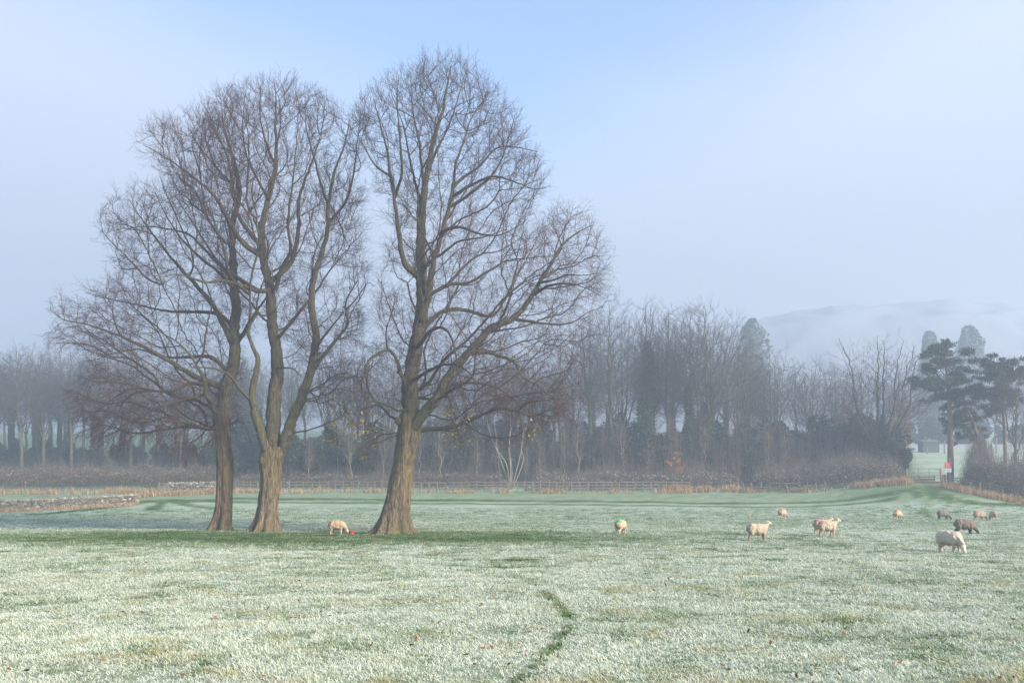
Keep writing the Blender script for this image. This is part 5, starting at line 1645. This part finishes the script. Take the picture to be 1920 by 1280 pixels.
def grass():
    rs = np.random.default_rng(777)
    col = bpy.data.collections.new('tuft_variants')
    for i in range(6):
        o = bpy.data.objects.new('grass_tuft', tuft_mesh(700 + i))
        col.objects.link(o)
    pts = []
    def scatter(y0, y1, dens, sc0):
        hw = lambda y: .60 * y + 3.0
        n = int(dens * (hw(y0) + hw(y1)) * (y1 - y0))
        y = rs.uniform(y0, y1, n); x = rs.uniform(-1, 1, n) * hw(y1)
        k = np.abs(x) < hw(y); x, y = x[k], y[k]
        pts.append(np.stack([x, y, np.full(len(x), sc0)], 1))
    for y0, y1, dn, s in ((4, 8, 80, 1.0), (8, 12, 300, .9), (12, 17, 240, .95), (17, 24, 150, 1.05), (24, 34, 80, 1.25), (34, 46, 36, 1.5), (46, 62, 16, 1.9), (62, 80, 6, 2.2)):
        scatter(y0, y1, dn, s)
    A = np.vstack(pts); n = len(A)
    f = frost(A[:, 0], A[:, 1])
    clump = fbm(A[:, 0] / .8, A[:, 1] / .8, 91.0, 3)
    keep = rs.random(n) < (.45 + 1.0 * sstep(.3, .55, clump))
    A, f, clump = A[keep], f[keep], clump[keep]; n = len(A)
    z = ground_z(A[:, 0], A[:, 1])
    me = bpy.data.meshes.new('grass')
    me.vertices.add(n); me.vertices.foreach_set('co', np.column_stack([A[:, :2], z]).astype(np.float32).ravel())
    ln = np.sqrt(A[:, 2])
    s = ln * (.45 + 1.2 * clump ** 1.3) * rs.uniform(.5, 1.4, n)
    straw = np.clip((fbm(A[:, 0] / .7, A[:, 1] / .7, 55.0, 3) - .56) * 3.0, 0, .8) * (rs.random(n) < .7)
    for k, v in (('frost', f - .03 + rs.normal(0, .16, n)), ('scl', s), ('wid', A[:, 2]), ('rotz', rs.uniform(0, 6.283, n)), ('straw', straw)):
        a = me.attributes.new(k, 'FLOAT', 'POINT'); a.data.foreach_set('value', np.asarray(v, np.float32))
    ob = obj('grass', me)
    tag(ob, 'short frosted pasture grass across the near field', 'grass', kind='stuff')
    ng = bpy.data.node_groups.new('scatter_tufts', 'GeometryNodeTree')
    ng.interface.new_socket('Geometry', in_out='INPUT', socket_type='NodeSocketGeometry')
    ng.interface.new_socket('Geometry', in_out='OUTPUT', socket_type='NodeSocketGeometry')
    gi = ng.nodes.new('NodeGroupInput'); go = ng.nodes.new('NodeGroupOutput')
    m2p = ng.nodes.new('GeometryNodeMeshToPoints')
    ip = ng.nodes.new('GeometryNodeInstanceOnPoints')
    ci = ng.nodes.new('GeometryNodeCollectionInfo')
    ci.inputs['Collection'].default_value = col
    ci.inputs['Separate Children'].default_value = True
    ci.inputs['Reset Children'].default_value = True
    def attr(name):
        a = ng.nodes.new('GeometryNodeInputNamedAttribute'); a.data_type = 'FLOAT'; a.inputs['Name'].default_value = name
        return a.outputs['Attribute']
    ng.links.new(gi.outputs[0], m2p.inputs['Mesh'])
    ng.links.new(m2p.outputs[0], ip.inputs['Points'])
    ng.links.new(ci.outputs[0], ip.inputs['Instance'])
    ip.inputs['Pick Instance'].default_value = True
    cr = ng.nodes.new('ShaderNodeCombineXYZ'); ng.links.new(attr('rotz'), cr.inputs[2])
    ng.links.new(cr.outputs[0], ip.inputs['Rotation'])
    cs = ng.nodes.new('ShaderNodeCombineXYZ')
    ng.links.new(attr('wid'), cs.inputs[0]); ng.links.new(attr('wid'), cs.inputs[1]); ng.links.new(attr('scl'), cs.inputs[2])
    ng.links.new(cs.outputs[0], ip.inputs['Scale'])
    ng.links.new(ip.outputs[0], go.inputs[0])
    md = ob.modifiers.new('tufts', 'NODES'); md.node_group = ng
grass()

def fallen_leaves():
    rs = np.random.default_rng(888)
    C = []
    n = 760
    y = 7 + 40 * rs.random(n) ** 1.5; x = rs.uniform(-1, 1, n) * (.6 * y + 1)
    # drifts: leaves gather in loose groups
    k = rs.random(n) < .45
    x[k] = np.roll(x, 1)[k] + rs.normal(0, .25, k.sum()); y[k] = np.roll(y, 1)[k] + rs.normal(0, .25, k.sum())
    C = np.stack([x, y, ground_z(x, y) + .065], 1)
    # lobed leaf outline, slightly curled
    ol = np.array([(0, -1), (.32, -.62), (.22, -.4), (.52, -.15), (.32, .1), (.48, .42), (.2, .5), (0, 1), (-.2, .5), (-.48, .42), (-.32, .1), (-.52, -.15), (-.22, -.4), (-.32, -.62)])
    V, F, R = [], [], []
    for i in range(n):
        s = rs.uniform(.028, .052); a = rs.uniform(0, 6.28); til = Matrix.Rotation(rs.uniform(-.9, .9), 3, 'X') @ Matrix.Rotation(rs.uniform(-.9, .9), 3, 'Y')
        q = np.column_stack([ol, .5 * (ol[:, 0] ** 2) + .25 * ol[:, 1] ** 2]) * s
        c, sn = math.cos(a), math.sin(a)
        q = np.column_stack([q[:, 0] * c - q[:, 1] * sn, q[:, 0] * sn + q[:, 1] * c, q[:, 2]]) @ np.array(til).T
        V.append(q + C[i]); F.append(np.arange(14) + 14 * i); R.append(rs.random() ** 1.8 * .85)
    me = mk_mesh('fallen_leaves', np.vstack(V), np.array(F), False, [M['deadleaf']], {'rnd': ('FACE', np.array(R))})
    tag(obj('fallen_leaves', me), 'curled brown leaves fallen on the frosty grass', 'leaves', kind='stuff')
fallen_leaves()

# ================================================================== haze
def haze():
    z0, z1 = -2.2, 92.0
    x0, x1, y0, y1 = -520, 520, -64, 475
    bm = bmesh.new()
    bmesh.ops.create_cube(bm, size=1.0, matrix=Matrix.Translation(((x0 + x1) / 2, (y0 + y1) / 2, (z0 + z1) / 2)) @ Matrix.Diagonal((x1 - x0, y1 - y0, z1 - z0, 1)))
    me = bpy.data.meshes.new('haze'); bm.to_mesh(me); bm.free()
    m = bpy.data.materials.new('mist'); m.use_nodes = True
    nt = m.node_tree; nt.nodes.clear()
    o = nt.nodes.new('ShaderNodeOutputMaterial'); v = nt.nodes.new('ShaderNodeVolumePrincipled')
    v.inputs['Color'].default_value = (.66, .79, .97, 1); v.inputs['Density'].default_value = HAZE
    v.inputs['Anisotropy'].default_value = .15
    nt.links.new(v.outputs[0], o.inputs['Volume'])
    me.materials.append(m)
    tag(obj('haze', me), 'thin winter mist filling the valley', 'mist', kind='stuff')
haze()
